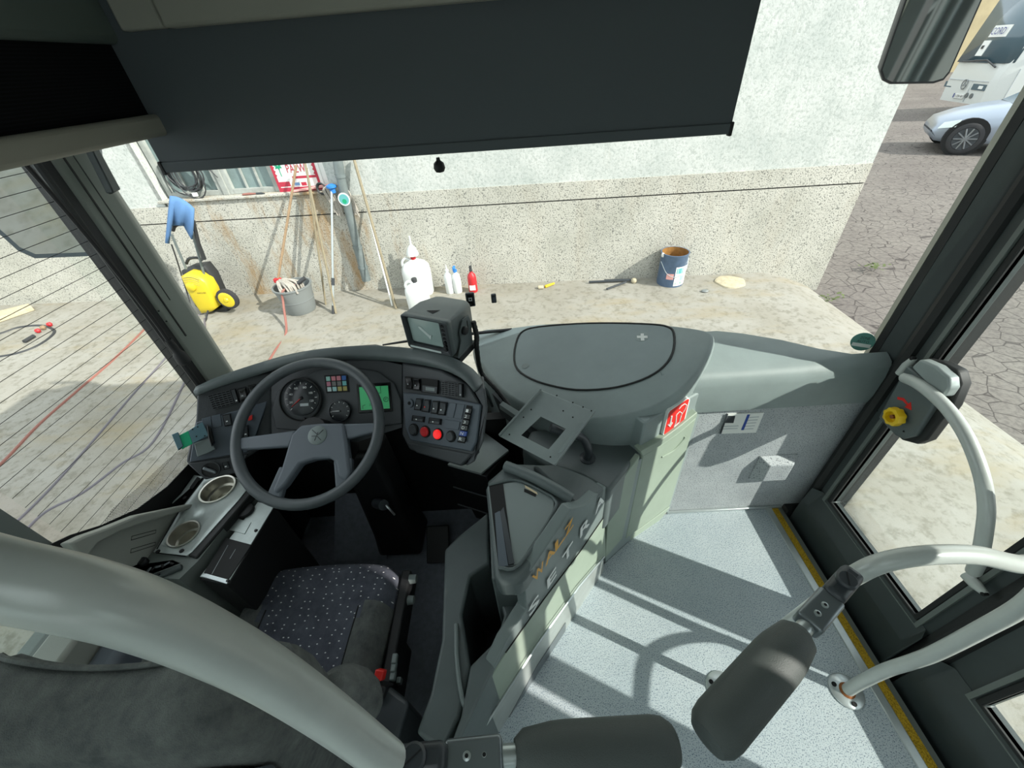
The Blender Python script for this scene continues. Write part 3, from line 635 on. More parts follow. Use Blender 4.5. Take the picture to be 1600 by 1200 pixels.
# warning lamp field
tl = [['t1', 't2', 't2', 't3'], ['t4', 't5', 't5', 't6'], ['t7', 't8', 't9', 't10']]
q00, q30, q03, q33 = (508, 588), (541, 586), (511, 612.5), (543.5, 611)
def bil(u, v): return ((q00[0]*(1-u)+q30[0]*u)*(1-v)+(q03[0]*(1-u)+q33[0]*u)*v, (q00[1]*(1-u)+q30[1]*u)*(1-v)+(q03[1]*(1-u)+q33[1]*u)*v)
wl_ = face('lamp_field', [(506.5, 586.5), (542.5, 584.5), (545, 612.5), (510, 614.5)], PC, 'seam', 0.003, 0.004)
for r_ in range(3):
    for k_ in range(4):
        e = 0.03; MB().prism(tr([bil(k_/4+e, r_/3+e), bil((k_+1)/4-e, r_/3+e), bil((k_+1)/4-e, (r_+1)/3-e), bil(k_/4+e, (r_+1)/3-e)], lift(PC, 0.0048)), -PC[1]*0.002).build('warning_lamp', 'tile_'+tl[r_][k_], wl_)
# green display
dsp = face('display', [(556, 600), (609, 597), (613, 643), (560, 646)], PC, 'gloss_black', 0.004, 0.006, 0.002)
MB().prism(tr([(561, 605), (606, 602.5), (609, 638), (564, 641)], lift(PC, 0.0052)), -PC[1]*0.001).build('lcd_screen', 'lcd', dsp)
def line(pts, plane, k, w_, mt_, par, nm='mark'): MB().tube(tr(pts, lift(plane, k)), w_, 4).build(nm, mt_, par)
line([(574, 604.5), (575, 615), (595, 614), (594, 603.5)], PC, 0.0056, 0.0009, 'lcd_ink', dsp, 'lcd_outline')
line([(567, 639), (566.5, 634), (571, 632.5)], PC, 0.0056, 0.0009, 'lcd_ink', dsp, 'lcd_outline')
cP = onp(603, 624, *lift(PC, 0.0056)); MB().tube([cP+(U*math.cos(t)+V*math.sin(t))*0.008 for t in [i*math.pi/6 for i in range(12)]], 0.0008, 4, closed=True).build('park_symbol', 'lcd_ink', dsp)
text('park_letter', 'P', cP-U*0.003-V*0.004, U*0.006, V*0.008, 'lcd_ink', dsp, 0.0)
text('lcd_digits', '20', onp(577, 634, *lift(PC, 0.0052)), U*0.012, V*0.007, 'lcd_ink', dsp, 0.0006)
# air vents: frame, horizontal vanes, cross vanes, slider
def vent(q, plane, rows_, cols_):
    def bl_(u, v): return tuple((q[0][i]*(1-u)+q[1][i]*u)*(1-v)+(q[3][i]*(1-u)+q[2][i]*u)*v for i in (0, 1))
    o = face('air_vent', [bl_(0, 0), bl_(1, 0), bl_(1, 1), bl_(0, 1)], plane, 'seam', 0.003, 0.01)
    for i in range(rows_+1):
        v = i/rows_; e = 0.035
        MB().prism(tr([bl_(0, max(0, v-e)), bl_(0.80, max(0, v-e)), bl_(0.80, min(1, v+e)), bl_(0, min(1, v+e))], lift(plane, 0.008)), -plane[1]*0.006).build('vane', 'dash_black', o)
    for i in range(cols_+1):
        u = 0.80*i/cols_; e = 0.012
        MB().prism(tr([bl_(max(0, u-e), 0), bl_(u+e, 0), bl_(u+e, 1), bl_(max(0, u-e), 1)], lift(plane, 0.0075)), -plane[1]*0.006).build('cross_vane', 'dash_black', o)
    MB().prism(tr([bl_(0.84, 0.05), bl_(0.97, 0.05), bl_(0.97, 0.95), bl_(0.84, 0.95)], lift(plane, 0.007)), -plane[1]*0.004).build('slider', 'dash_black', o)
    MB().ball(onp(*bl_(0.92, 0.82), *lift(plane, 0.008)), 0.0026, 6).build('slider_dot', 'white_mark', o)
vent([(325, 618), (367, 607), (374, 629), (333, 640)], PLf, 7, 5)
vent([(690, 596), (722, 600), (722, 621), (690, 617)], PRt, 7, 5)
# left switch panel
face('left_panel', [(306, 660), (400, 632), (417, 627), (414, 640), (399, 684), (386, 707), (296, 722)], PLf, 'panel_blue_grey', 0.004, 0.01, 0.003)
def rocker(q, plane, mt_='dash_black', k=0.009, mark=None, par=None, frm=True):
    cx, cy = sum(p[0] for p in q)/4, sum(p[1] for p in q)/4
    if frm: face('switch_frame', [(cx+(x-cx)*1.28, cy+(y-cy)*1.22) for x, y in q], plane, 'seam', k-0.004, 0.004, par=par)
    pl = lift(plane, k); P = tr(q, pl); n_ = plane[1]
    top, bot = (P[0]+P[1])/2, (P[2]+P[3])/2
    b0 = [p-n_*0.006 for p in P]; t0 = [P[0]+n_*0.004, P[1]+n_*0.004, P[2]+n_*0.001, P[3]+n_*0.001]
    mid_ = [(P[0]+P[3])/2-n_*0.001, (P[1]+P[2])/2-n_*0.001]
    mb = MB(); mb.add([*b0, *t0, *mid_], [(3,2,1,0), (0,1,5,4), (4,5,9,8), (8,9,6,7), (3,7,6,2), (0,4,8,7,3), (1,2,6,9,5)])
    o = mb.build('rocker_switch', mt_, par or dash, 0.0012)
    if mark:
        MB().box(P[3].lerp(P[1], 0.38)+n_*0.0022, (0.005, 0.0035, 0.0006), frame((0,0,0), P[1]-P[0], n_).to_3x3()).build('symbol', mark, o)
    return o
rocker([(349, 650), (359, 647.5), (361.5, 663), (352, 665)], PLf, 'dash_black', 0.012, 'white_mark')
face('blank_plate', [(315, 654), (329, 650.5), (331, 669), (318, 672)], PLf, 'panel_blue_grey', 0.0065, 0.003, 0.001)
face('blank_plate', [(330.5, 650), (344, 646.5), (347, 666), (333, 669)], PLf, 'panel_blue_grey', 0.0065, 0.003, 0.001)
rocker([(373, 609), (383, 606), (386, 623), (376, 626)], PLf, 'gloss_black', 0.008, 'grey_mark')
rocker([(389, 604), (399, 601.5), (401, 618), (392, 621)], PLf, 'gloss_black', 0.008, 'grey_mark')
face('hazard_button', [(387, 652), (394, 648), (394, 656), (388, 657.5)], PLf, 'red', 0.012, 0.008, 0.001)
rocker([(380, 668), (387, 666), (388, 684), (382, 686)], PLf, 'dash_black', 0.012, 'white_mark')
# light switch below the left panel
face('left_lower_panel', [(292, 724), (388, 709), (372, 738), (320, 750)], PLf, 'dash_black', 0.0, 0.03, 0.004)
ls, c4, r4 = disc('light_switch', 329, 734, 15, PLf, 'black', 0.004)
MB().lathe([(r4*1.03, 0), (r4*1.03, 0.004), (r4*0.9, 0.004), (r4*0.9, 0)], c4, PLf[1], 24, False).build('switch_ring', 'dash_black', ls)
M3 = frame((0,0,0), Vector((1, 0, -0.9)), PLf[1]).to_3x3()
MB().box(c4+PLf[1]*0.008, (r4*1.5, 0.010, 0.014), M3).build('switch_grip', 'hinge', ls, 0.003)
rocker([(348, 724), (356, 722), (359, 731), (351, 733)], PLf, 'dash_black', 0.006, 'white_mark')
# right side: black upper strip with radio slot, grey lower switch panel
rocker([(634, 590), (643, 591), (643, 607), (635, 606)], PRt, 'gloss_black', 0.008, 'grey_mark')
rocker([(645, 592), (655, 593), (655, 609), (646, 608)], PRt, 'gloss_black', 0.008, 'grey_mark')
rd = face('display_slot', [(659, 591), (684, 594), (683, 616), (658, 613)], PRt, 'seam', 0.003, 0.006)
MB().prism(tr([(660, 602), (683, 605), (682, 614.5), (660, 612)], lift(PRt, 0.006)), -PRt[1]*0.005).build('tray_lip', 'dash_black', rd)
MB().prism(tr([(665, 604.5), (679, 606.5), (679, 611.5), (665, 610)], lift(PRt, 0.0066)), -PRt[1]*0.001).build('clock_display', 'console_mid', rd)
rpn = face('right_panel', [(629, 613), (692, 620), (751, 632), (744, 690), (736, 706), (640, 688), (633, 668)], PRt, 'panel_blue_grey', 0.004, 0.012, 0.004)
ck, c5, r5 = disc('key_lock', 640, 630, 5.2, PRt, 'panel_blue_grey', 0.008); MB().lathe([(r5*0.4, 0), (r5*0.4, 0.003)], c5, PRt[1], 12).build('key_hole', 'seam', ck)
rocker([(651, 624), (659, 624.5), (656, 640), (648, 639)], PRt, 'dash_black', 0.012, 'white_mark')
rocker([(664, 626), (671, 626.5), (669, 643), (660, 641.5)], PRt, 'dash_black', 0.012, 'red')
rocker([(677, 628), (685, 628.5), (682, 645.5), (674, 644.5)], PRt, 'dash_black', 0.012, 'white_mark')
rocker([(689, 629.5), (697, 630.5), (694, 647.5), (685, 646.5)], PRt, 'dash_black', 0.012, 'white_mark')
rocker([(646, 650), (661, 652), (660, 659), (645, 657)], PRt, 'dash_black', 0.012, 'white_mark')
rocker([(672, 653.5), (687, 655.5), (686, 663), (671, 661)], PRt, 'dash_black', 0.012, 'white_mark')
face('blank_plate', [(702, 629), (713, 630.5), (708, 653), (697, 651.5)], PRt, 'panel_blue_grey', 0.0065, 0.003, 0.001)
face('blank_plate', [(714, 630.8), (726, 632.5), (721, 655), (709.5, 653.3)], PRt, 'panel_blue_grey', 0.0065, 0.003, 0.001)
face('blank_plate', [(696, 655.5), (719, 659), (716, 672), (693, 668.5)], PRt, 'panel_blue_grey', 0.0065, 0.003, 0.001)
for cx_, cy_, mt_ in ((646, 671.5, 'dash_black'), (664, 674.5, 'red_lamp_dim'), (684, 678.5, 'red_lamp'), (704, 682, 'dash_black')):
    bt, cb_, rb_ = disc('round_button', cx_, cy_, 7.5, PRt, 'seam', 0.007, None, 0.003)
    MB().lathe([(rb_*0.8, 0), (rb_*0.8, 0.005), (rb_*0.66, 0.007), (rb_*0.2, 0.0062)], cb_, PRt[1], 22).build('button_cap', mt_, bt)
gs = face('gear_selector', [(729, 633), (738, 634.5), (726, 693), (714, 691)], PRt, 'seam', 0.0055, 0.004)
for i, s_ in enumerate(('1', '2', '3', 'D', 'N', 'R')):
    v0, v1 = 0.06+0.155*i, 0.06+0.155*i+0.135
    L0, L1 = Vector((728.5, 634, 0)), Vector((714, 691, 0)); R0, R1 = Vector((737.5, 635.5, 0)), Vector((725.5, 693, 0))
    qd = [L0.lerp(L1, v0), R0.lerp(R1, v0), R0.lerp(R1, v1), L0.lerp(L1, v1)]
    k_ = MB().prism(tr([(p.x, p.y) for p in qd], lift(PRt, 0.013)), -PRt[1]*0.006).build('gear_key', 'blue_btn' if s_ == 'N' else 'gloss_black', gs, 0.001)
    P = tr([(p.x, p.y) for p in qd], lift(PRt, 0.0135)); xd = (P[1]-P[0]); yd = (P[0]-P[3])
    text('gear_letter', s_, P[3]+xd*0.15+yd*0.22, xd*0.42, yd*0.58, 'white_mark', k_, 0.0)
# lower lip of the right unit
face('right_lip', [(633, 690), (738, 709), (720, 729), (650, 708)], PRt, 'dash_black', -0.002, 0.05, 0.006)
# multifunction lever behind the wheel
lv = thing('indicator_stalk', 'grey stalk with black end cap right of the steering wheel', 'stalk', at(600, 664, y=0.93))
a, b_ = at(585, 668, y=0.95), at(611, 659, y=0.97)
MB().tube([a, b_], [0.007, 0.006], 10).build('stalk_arm', 'hinge', lv); dv = (b_-a).normalized()
MB().tube([b_, b_+dv*0.012, b_+dv*0.022], [0.011, 0.013, 0.009], 12).build('stalk_cap', 'rubber', lv)

# ------------------------------------------------------------------ steering wheel
SWC = Vector((-0.661, 0.861, 0.773)); SWN = Vector((0, -0.5373, 0.8434)).normalized()
SU = Vector((1, 0, 0)); SV = SWN.cross(SU)                  # SV points forward and up
SWP = (SWC, SWN)
sw = thing('steering_wheel', 'large four spoke grey steering wheel with round hub emblem', 'steering wheel', SWC-SWN*0.3)
N_ = 64; MB().tube([SWC+(SU*math.cos(2*math.pi*i/N_)+SV*math.sin(2*math.pi*i/N_))*0.219 for i in range(N_)], 0.0165, 14, closed=True).build('rim', 'wheel_rim', sw)
HP = lift(SWP, 0.012)
hubp = [(470, 664), (500, 661), (536, 661), (541, 690), (547, 740), (540, 752), (528, 745), (524, 722), (514, 716), (490, 718), (468, 725), (445, 758), (430, 772), (425, 766), (438, 735), (447, 705), (455, 678)]
MB().prism(tr(hubp, HP), -SWN*0.034).build('hub_pad', 'wheel_pad', sw, 0.008, 3)
MB().prism(tr([(372, 684), (462, 672), (452, 698), (374, 703)], lift(SWP, 0.004)), -SWN*0.022).build('spoke', 'wheel_pad', sw, 0.006, 3)
MB().prism(tr([(536, 662), (594, 660), (595, 673), (541, 686)], lift(SWP, 0.004)), -SWN*0.022).build('spoke', 'wheel_pad', sw, 0.006, 3)
MB().prism(tr([(450, 735), (434, 790), (416, 772), (436, 728)], lift(SWP, 0.003)), -SWN*0.024).build('spoke', 'wheel_pad', sw, 0.006, 3)
MB().prism(tr([(520, 715), (549, 715), (549, 758), (524, 770)], lift(SWP, 0.003)), -SWN*0.024).build('spoke', 'wheel_pad', sw, 0.006, 3)
ec = onp(496, 680, *HP); er = (onp(510, 680, *HP)-ec).length
em = MB().lathe([(er*1.05, -0.004), (er*1.05, 0.001), (er*0.9, 0.003), (er*0.2, 0.0035)], ec, SWN, 24).build('emblem', 'console_mid', sw)
for a0, a1 in (((-0.6, 0.6), (0.1, 0.0)), ((0.1, 0.0), (0.65, 0.55)), ((-0.55, -0.1), (0.0, -0.1)), ((0.0, -0.1), (0.5, -0.6)), ((-0.2, -0.6), (0.1, 0.3))):
    MB().tube([ec+(SU*a0[0]+SV*a0[1])*er+SWN*0.0035, ec+(SU*a1[0]+SV*a1[1])*er+SWN*0.0035], 0.0012, 5).build('emblem_line', 'dash_black', em)
MB().tube([SWC-SWN*0.02, SWC-SWN*0.08, Vector((-0.66, 0.97, 0.56))], [0.045, 0.05, 0.06], 16).build('steering_shaft', 'black', sw)
# column shroud down to the floor
sc_ = thing('steering_column', 'dark rubber boot and column rising from the driver floor', 'column', (-0.60, 1.0, -0.1))
MB().loft([[(x, y, z) for x, y in ((-0.60-w_, 1.0-d_), (-0.60+w_, 1.0-d_), (-0.60+w_*1.05, 1.0+d_), (-0.60-w_*1.05, 1.0+d_))] for z, w_, d_ in ((-0.1, 0.10, 0.09), (0.05, 0.085, 0.08), (0.35, 0.075, 0.07), (0.56, 0.07, 0.06))]).build('boot', 'black', sc_, 0.02, 3)
MB().tube([(-0.60, 0.92, 0.30), (-0.55, 0.88, 0.34)], 0.02, 12).build('column_lock', 'hinge_black', sc_)
MB().tube(smooth_path([(-0.56, 0.90, 0.33), (-0.53, 0.87, 0.33), (-0.52, 0.87, 0.29)], 4), 0.004, 6).build('ignition_key', 'alu', sc_)
ped = thing('pedal', 'small steel pedal at the foot of the column', 'pedal', (-0.42, 0.88, -0.1))
MB().prism([(-0.47, 0.86, -0.08), (-0.37, 0.86, -0.08), (-0.37, 0.98, 0.02), (-0.47, 0.98, 0.02)], (0, 0.008, -0.008)).build('pedal_plate', 'rubber', ped, 0.004)
MB().tube([(-0.42, 0.96, 0.0), (-0.42, 1.02, -0.1)], 0.01, 8).build('pedal_arm', 'hinge', ped)
fp = thing('foot_ramp', 'sloped steel footrest plate below the steering wheel', 'footrest', (-0.72, 0.98, -0.1))
MB().prism([(-0.9, 0.90, -0.095), (-0.66, 0.90, -0.095), (-0.66, 1.12, 0.10), (-0.9, 1.12, 0.10)], (0, 0.008, -0.006)).build('ramp', 'floor_dark', fp)
# knee bolster closing the dash underneath
kb = thing('dash_undertray', 'black undertray closing the space under the dash', 'panel', (-0.5, 1.2, -0.1))
MB().span((-1.13, 1.14, -0.1), (0.10, 1.18, 0.50)).build('tray_wall', 'black', kb)
struct(MB().span((-1.138, 0.86, -0.1), (-1.10, 1.16, 0.50)).build('wall_cover', 'black'), 'added black panel covering the sunlit wall left of the pedals')  # black panel added to hide a bright sunlit strip of the wall
# green and teal phone bracket clipped on the left panel
pb = thing('phone_bracket', 'bent teal metal phone bracket with green tape on the left dash', 'bracket', at(312, 700, x=-1.0))
Pb = PL(onp(318, 690, *lift(PLf, 0.03)), (0.5, -0.45, 0.74))
MB().prism(tr([(294, 673), (316, 659), (326, 680), (301, 693)], Pb), -Pb[1]*0.003).build('plate', 'bracket_teal', pb, 0.001)
MB().prism(tr([(278, 681), (294, 673), (301, 693), (284, 702)], lift(Pb, 0.0002)), -Pb[1]*0.0034).build('green_tape', 'tape_green', pb, 0.001)
a_ = tr([(268, 679), (278, 675), (286, 697), (278, 703)], lift(Pb, 0.004)); MB().prism(a_, -Pb[1]*0.012).build('hooked_end', 'bracket_teal', pb, 0.001)
MB().prism(tr([(323, 663), (329, 668), (335, 690), (330, 697), (325, 683)], lift(Pb, 0.004)), -Pb[1]*0.02).build('clamp_jaw', 'gloss_black', pb, 0.002)
MB().prism(tr([(303, 693), (326, 684), (337, 702), (325, 708), (308, 714)], lift(PLf, 0.020)), -PLf[1]*0.014).build('foot_plate', 'console_mid', pb, 0.002)
for p_ in ((301, 671), (309, 667), (307, 682), (320, 681)): MB().lathe([(0.0022, -0.001), (0.0022, 0.0008)], onp(*p_, *Pb), Pb[1], 8).build('hole', 'seam', pb)

# ------------------------------------------------------------------ monitor on the hood
mon = thing('reversing_monitor', 'boxy black camera monitor with small grey screen on the dash', 'monitor', at(690, 556, y=1.09))
mo = at(672, 520, y=1.06); nrm = Vector((-0.42, -0.86, 0.10)).normalized()
MM = frame(mo, nrm.cross(Vector((0,0,1)))*-1, Vector((0,0,1)))     # x right across the face, y away from viewer, z up
xa = Vector((0,0,1)).cross(nrm).normalized(); MM = Matrix.Identity(4)
za = Vector((0,0,1)); ya = -nrm; ya = Vector((ya.x, ya.y, 0)).normalized(); xa = ya.cross(za)
for i in range(3): MM[i][0], MM[i][1], MM[i][2], MM[i][3] = xa[i], ya[i], za[i], mo[i]
W2, Z2 = 0.083, 0.058
def rr(w_, h_, y_, r_=0.012, cz=0.0):
    pts = []
    for sx_, sz_, a0 in ((1, 1, 0), (-1, 1, 90), (-1, -1, 180), (1, -1, 270)):
        for k in range(4):
            a_ = math.radians(a0+30*k); pts.append(Vector((sx_*(w_-r_)+r_*math.cos(a_), y_, cz+sz_*(h_-r_)+r_*math.sin(a_))))
    return pts
MB().loft([rr(W2, Z2, 0.0, 0.006), rr(W2, Z2, 0.075, 0.012), rr(W2*0.86, Z2*0.86, 0.135, 0.02), rr(W2*0.75, Z2*0.75, 0.15, 0.02)]).xf(MM).build('shell', 'console_dark', mon, ang=30)
MB().add(*(lambda o_, i_: (o_+i_, [(k, (k+1) % 16, 16+(k+1) % 16, 16+k) for k in range(16)]))(rr(W2, Z2, -0.018, 0.006), [p+Vector((-0.014, 0, 0)) for p in rr(W2*0.74, Z2*0.80, -0.002, 0.012)])).xf(MM).build('visor_frame', 'dash_black', mon, sol=0.003)
MB().loft([rr(W2, Z2, -0.018, 0.006), rr(W2, Z2, 0.004, 0.006)], cap=False).xf(MM).build('visor_skirt', 'console_dark', mon, sol=0.004)
scr = MB(); g0 = 10
scr.add([Vector((-0.017+(i/g0-0.5)*0.118, -0.002-0.006*(1-(2*i/g0-1)**2)*(1-(2*j/g0-1)**2), (j/g0-0.5)*0.086)) for i in range(g0+1) for j in range(g0+1)], [(i*(g0+1)+j, (i+1)*(g0+1)+j, (i+1)*(g0+1)+j+1, i*(g0+1)+j+1) for i in range(g0) for j in range(g0)])
so_ = scr.xf(MM).build('screen', 'screen', mon)
MB().prism([MM @ Vector(p) for p in ((-0.035, -0.0085, 0.020), (-0.026, -0.0085, 0.022), (0.004, -0.0085, -0.004), (0.010, -0.0085, -0.002), (0.004, -0.0085, -0.020), (-0.002, -0.0085, -0.012), (-0.030, -0.0085, 0.012))], MM.to_3x3() @ Vector((0, 0.001, 0))).build('screen_picture', 'screen_light', so_)
for i in range(4): MB().box((0.061, -0.010, 0.040-0.014*i), (0.012, 0.008, 0.006)).xf(MM).build('push_button', 'black', mon, 0.001)
for i in range(3): MB().lathe([(0.006, 0), (0.005, -0.008), (0.002, -0.009)], (0.061, -0.010, -0.016-0.0125*i), (0, 1, 0), 12).xf(MM).build('dial_knob', 'black', mon)
MB().span((-0.075, -0.0195, -0.0555), (0.042, -0.018, -0.049)).xf(MM).build('label_strip', 'screen_light', mon)
MB().prism([Vector((W2+0.004, 0.0, -Z2-0.012)), Vector((W2+0.004, 0.09, -Z2-0.012)), Vector((W2+0.004, 0.10, 0.0)), Vector((W2+0.004, 0.09, 0.03)), Vector((W2+0.004, 0.055, 0.032)), Vector((W2+0.004, 0.030, 0.004)), Vector((W2+0.004, 0.028, -0.03))], (0.004, 0, 0)).xf(MM).build('bracket_arm', 'console_dark', mon, 0.001)
MB().prism([Vector((-W2-0.008, 0.0, -Z2-0.012)), Vector((-W2-0.008, 0.09, -Z2-0.012)), Vector((-W2-0.008, 0.09, 0.02)), Vector((-W2-0.008, 0.05, 0.02)), Vector((-W2-0.008, 0.028, -0.03))], (0.004, 0, 0)).xf(MM).build('bracket_arm', 'console_dark', mon, 0.001)
MB().span((-W2-0.01, -0.005, -Z2-0.016), (W2+0.01, 0.10, -Z2-0.011)).xf(MM).build('bracket_base', 'console_dark', mon, 0.001)
MB().span((-W2+0.0, 0.0, -Z2-0.040), (W2+0.01, 0.10, -Z2-0.016)).xf(MM).build('mount_foot', 'black', mon, 0.003)
MB().lathe([(0.013, 0), (0.014, 0.008), (0.011, 0.012), (0.004, 0.013)], (W2+0.008, 0.050, -0.002), (1, 0, 0), 16).xf(MM).build('clamp_knob', 'black', mon)
MB().span((W2+0.0081, 0.074, -0.015), (W2+0.009, 0.078, 0.018)).xf(MM).build('bracket_slot', 'seam', mon)
MB().prism([Vector((-0.02, 0.03, Z2+0.0005)), Vector((0.01, 0.02, Z2+0.0005)), Vector((0.02, 0.045, Z2+0.0005))], (0, 0, 0.0005)).xf(MM).build('hood_notch', 'seam', mon)
# black cable conduit from the monitor down along the console
cb_ = thing('monitor_cable', 'black corrugated cable running from the monitor down the console edge', 'cable', at(790, 632, z=0.70))
pth = [MM @ Vector((W2+0.012, 0.105, 0.0)), MM @ Vector((W2+0.02, 0.10, -0.05)), MM @ Vector((W2+0.02, 0.09, -0.095)), at(752, 582, z=0.735), at(775, 608, z=0.70), at(796, 634, z=0.66)]
pth = smooth_path(pth, 8); MB().tube(pth, [0.008+0.0012*(i % 2) for i in range(len(pth))], 8).build('conduit', 'rubber', cb_)
# ------------------------------------------------------------------ centre console: rounded drum with lid, shelf, cabinet doors
TZ = 0.80
con = thing('front_console', 'large grey rounded dash console with oval lid and pale cabinet doors', 'console', (0.25, 1.1, -0.1))
outl = [(745, 517), (790, 512), (840, 506), (900, 503), (960, 503), (1030, 506), (1080, 511), (1110, 517), (1119, 525), (1116, 542), (1104, 566), (1085, 592), (1052, 622), (1002, 645), (940, 656), (880, 653), (822, 636), (780, 608), (752, 572), (738, 545)]
_a, _b, _c = at(1085, 590, z=0.80), at(930, 657, z=0.70), at(960, 503, z=0.805)
DPN = (_a-_b).cross(_c-_b).normalized(); DPN = DPN if DPN.z > 0 else -DPN
DP = (_b, DPN)
top = smooth_path(tr(outl, DP), 3, True)
cen = sum(top, Vector())/len(top)
def grow(ring, k, dz):
    return [Vector((cen.x+(p.x-cen.x)*k, cen.y+(p.y-cen.y)*k, cen.z+(p.z-cen.z)*k+dz)) for p in ring]
rings = [grow(top, 0.955, 0.0), grow(top, 0.975, -0.002), grow(top, 0.99, -0.010), grow(top, 1.0, -0.024), grow(top, 1.0, -0.05), grow(top, 0.985, -0.11), grow(top, 0.965, -0.25)]
MB().loft(rings[::-1]).build('drum', 'dash_grey', con, ang=60)
lidp = [(803, 556), (808, 530), (818, 517), (840, 511), (900, 506), (960, 505), (1020, 507), (1044, 511), (1053, 520), (1053, 545), (1043, 566), (1022, 584), (990, 598), (950, 607), (900, 609), (860, 602), (830, 592), (808, 577)]
def shrink(pts, k):
    cx = sum(p[0] for p in pts)/len(pts); cy = sum(p[1] for p in pts)/len(pts); return [(cx+(p[0]-cx)*k, cy+(p[1]-cy)*k) for p in pts]
lo = smooth_path(tr(lidp, lift(DP, 0.002)), 3, True); MB().tube(lo, 0.0038, 6, closed=True).build('lid_seal', 'rubber', con)
li = smooth_path(tr(shrink(lidp, 0.985), lift(DP, 0.004)), 3, True); lid = MB().prism(li, -DPN*0.006).build('lid', 'dash_grey_top', con, 0.002)
dc = onp(821, 572, *lift(DP, 0.004)); MB().lathe([(0.015, 0.0004), (0.013, 0.0012), (0.004, 0.0002)], dc, DPN, 20).build('finger_dimple', 'console_mid', lid)
fa = onp(1003, 526, *lift(DP, 0.004)); MF = frame((0,0,0), (1,0,0), DPN).to_3x3(); MB().lathe([(0.024, 0.0), (0.024, 0.0006)], fa, DPN, 24).build('first_aid_label', 'dash_grey', lid)
MB().prism(tr([(1001, 521), (1006, 521), (1006, 524.5), (1011.5, 524.5), (1012, 528), (1006.5, 528), (1007, 532), (1001.5, 532), (1001, 528), (995.5, 528), (995, 524.5), (1001, 524.5)], lift(DP, 0.0056)), -DPN*0.001).build('first_aid_cross', 'white', lid)
# vertical cabinet under the drum (entry side)
def vpl(a, b): d_ = (b-a).normalized(); return (a, Vector((d_.y, -d_.x, 0)))
P34, P23, P12 = vpl(B3, B4), vpl(B2, B3), vpl(B1, B2)
back = Vector((-0.05, 0.2, 0))
C34 = MB().prism([B3+Vector((-0.10, -0.06, 0)), B4+Vector((0.0, 0.0, 0)), B4+Vector((0.02, 0.1, 0)), Vector((0.2, 1.12, 0))], (0, 0, 0.72)); C34.build('cabinet_body', 'dash_grey', con, 0.006)
def door(name, px, plane, th, mt_, par, bevel=0.006):
    n_ = plane[1]; return MB().prism(tr(px, (plane[0]+n_*th, n_)), -n_*(th+0.01)).build(name, mt_, par, bevel, 3)
dr = door('cabinet_door', [(1004, 712), (1030, 697), (1060, 676), (1089, 652), (1047, 790), (1010, 818), (977, 843)], P34, 0.014, 'cabinet_green', con)
hp_ = (P34[0]+P34[1]*0.015, P34[1])
MB().tube(smooth_path(tr([(1034, 714), (1052, 704), (1067, 688), (1070, 682)], hp_), 4), 0.0035, 8).build('door_grip', 'cabinet_green', dr)
door('door_top_bead', [(1001, 706), (1030, 690), (1060, 668), (1090, 644), (1089, 652), (1060, 677), (1030, 698), (1004, 713)], P34, 0.022, 'cabinet_green', con, 0.003)
door('kick_panel', [(979, 842), (1047, 792), (1044, 797), (1030, 815), (985, 850)], P34, 0.008, 'cabinet_green', con, 0.002)
# red pictogram sticker
sk = thing('red_sticker', 'red diamond sticker with white seat pictogram on the console', 'sticker', tr([(1056, 652)], P34)[0])
spl = (P34[0]+P34[1]*0.012, P34[1])
MB().prism(tr([(1036, 679), (1044, 646), (1047, 641), (1074, 622), (1078, 623), (1078, 626), (1070, 657), (1066, 661), (1040, 681), (1037, 681)], spl), -P34[1]*0.02).build('white_rim', 'white', sk)
spl2 = (P34[0]+P34[1]*0.0128, P34[1])
MB().prism(tr([(1037.5, 678), (1045, 646.5), (1048, 642), (1074, 624), (1077, 624), (1069, 656.5), (1065.5, 660), (1040, 679.5)], spl2), -P34[1]*0.001).build('red_field', 'red', sk)
spl3 = (P34[0]+P34[1]*0.0136, P34[1])
for pts, r_ in (([(1049.5, 650), (1047, 663)], 0.003), ([(1044, 663.5), (1046.5, 666), (1050, 660)], 0.003), ([(1057, 649), (1056, 660), (1053, 667)], 0.002), ([(1053, 667), (1061, 660), (1064, 650)], 0.002), ([(1057, 648), (1062, 643), (1066, 646), (1070, 640), (1073, 633), (1070, 631), (1065, 634), (1061, 639)], 0.0015), ([(1064, 650), (1066, 646)], 0.0015)):
    MB().tube(tr(pts, spl3), r_, 6).build('pictogram', 'white', sk)
# lower dark shelf in front of the drum with the bent tube and steel plate
shp = trz([(872, 668), (940, 668), (1000, 672), (1002, 704), (952, 768), (905, 742), (850, 725), (815, 700), (830, 672)], 0.585)
MB().prism(shp, (0, 0, -0.22)).build('shelf', 'console_dark', con, 0.012, 3)
MB().prism([B2+Vector((0, 0, 0)), B3, Vector((0.40, 1.0, 0)), Vector((0.20, 0.90, 0))], (0, 0, 0.56)).build('shelf_body', 'dash_grey', con, 0.004)
door('side_door', [(953, 775), (1000, 712), (972, 842), (946, 872)], P23, 0.008, 'cabinet_green', con, 0.003)
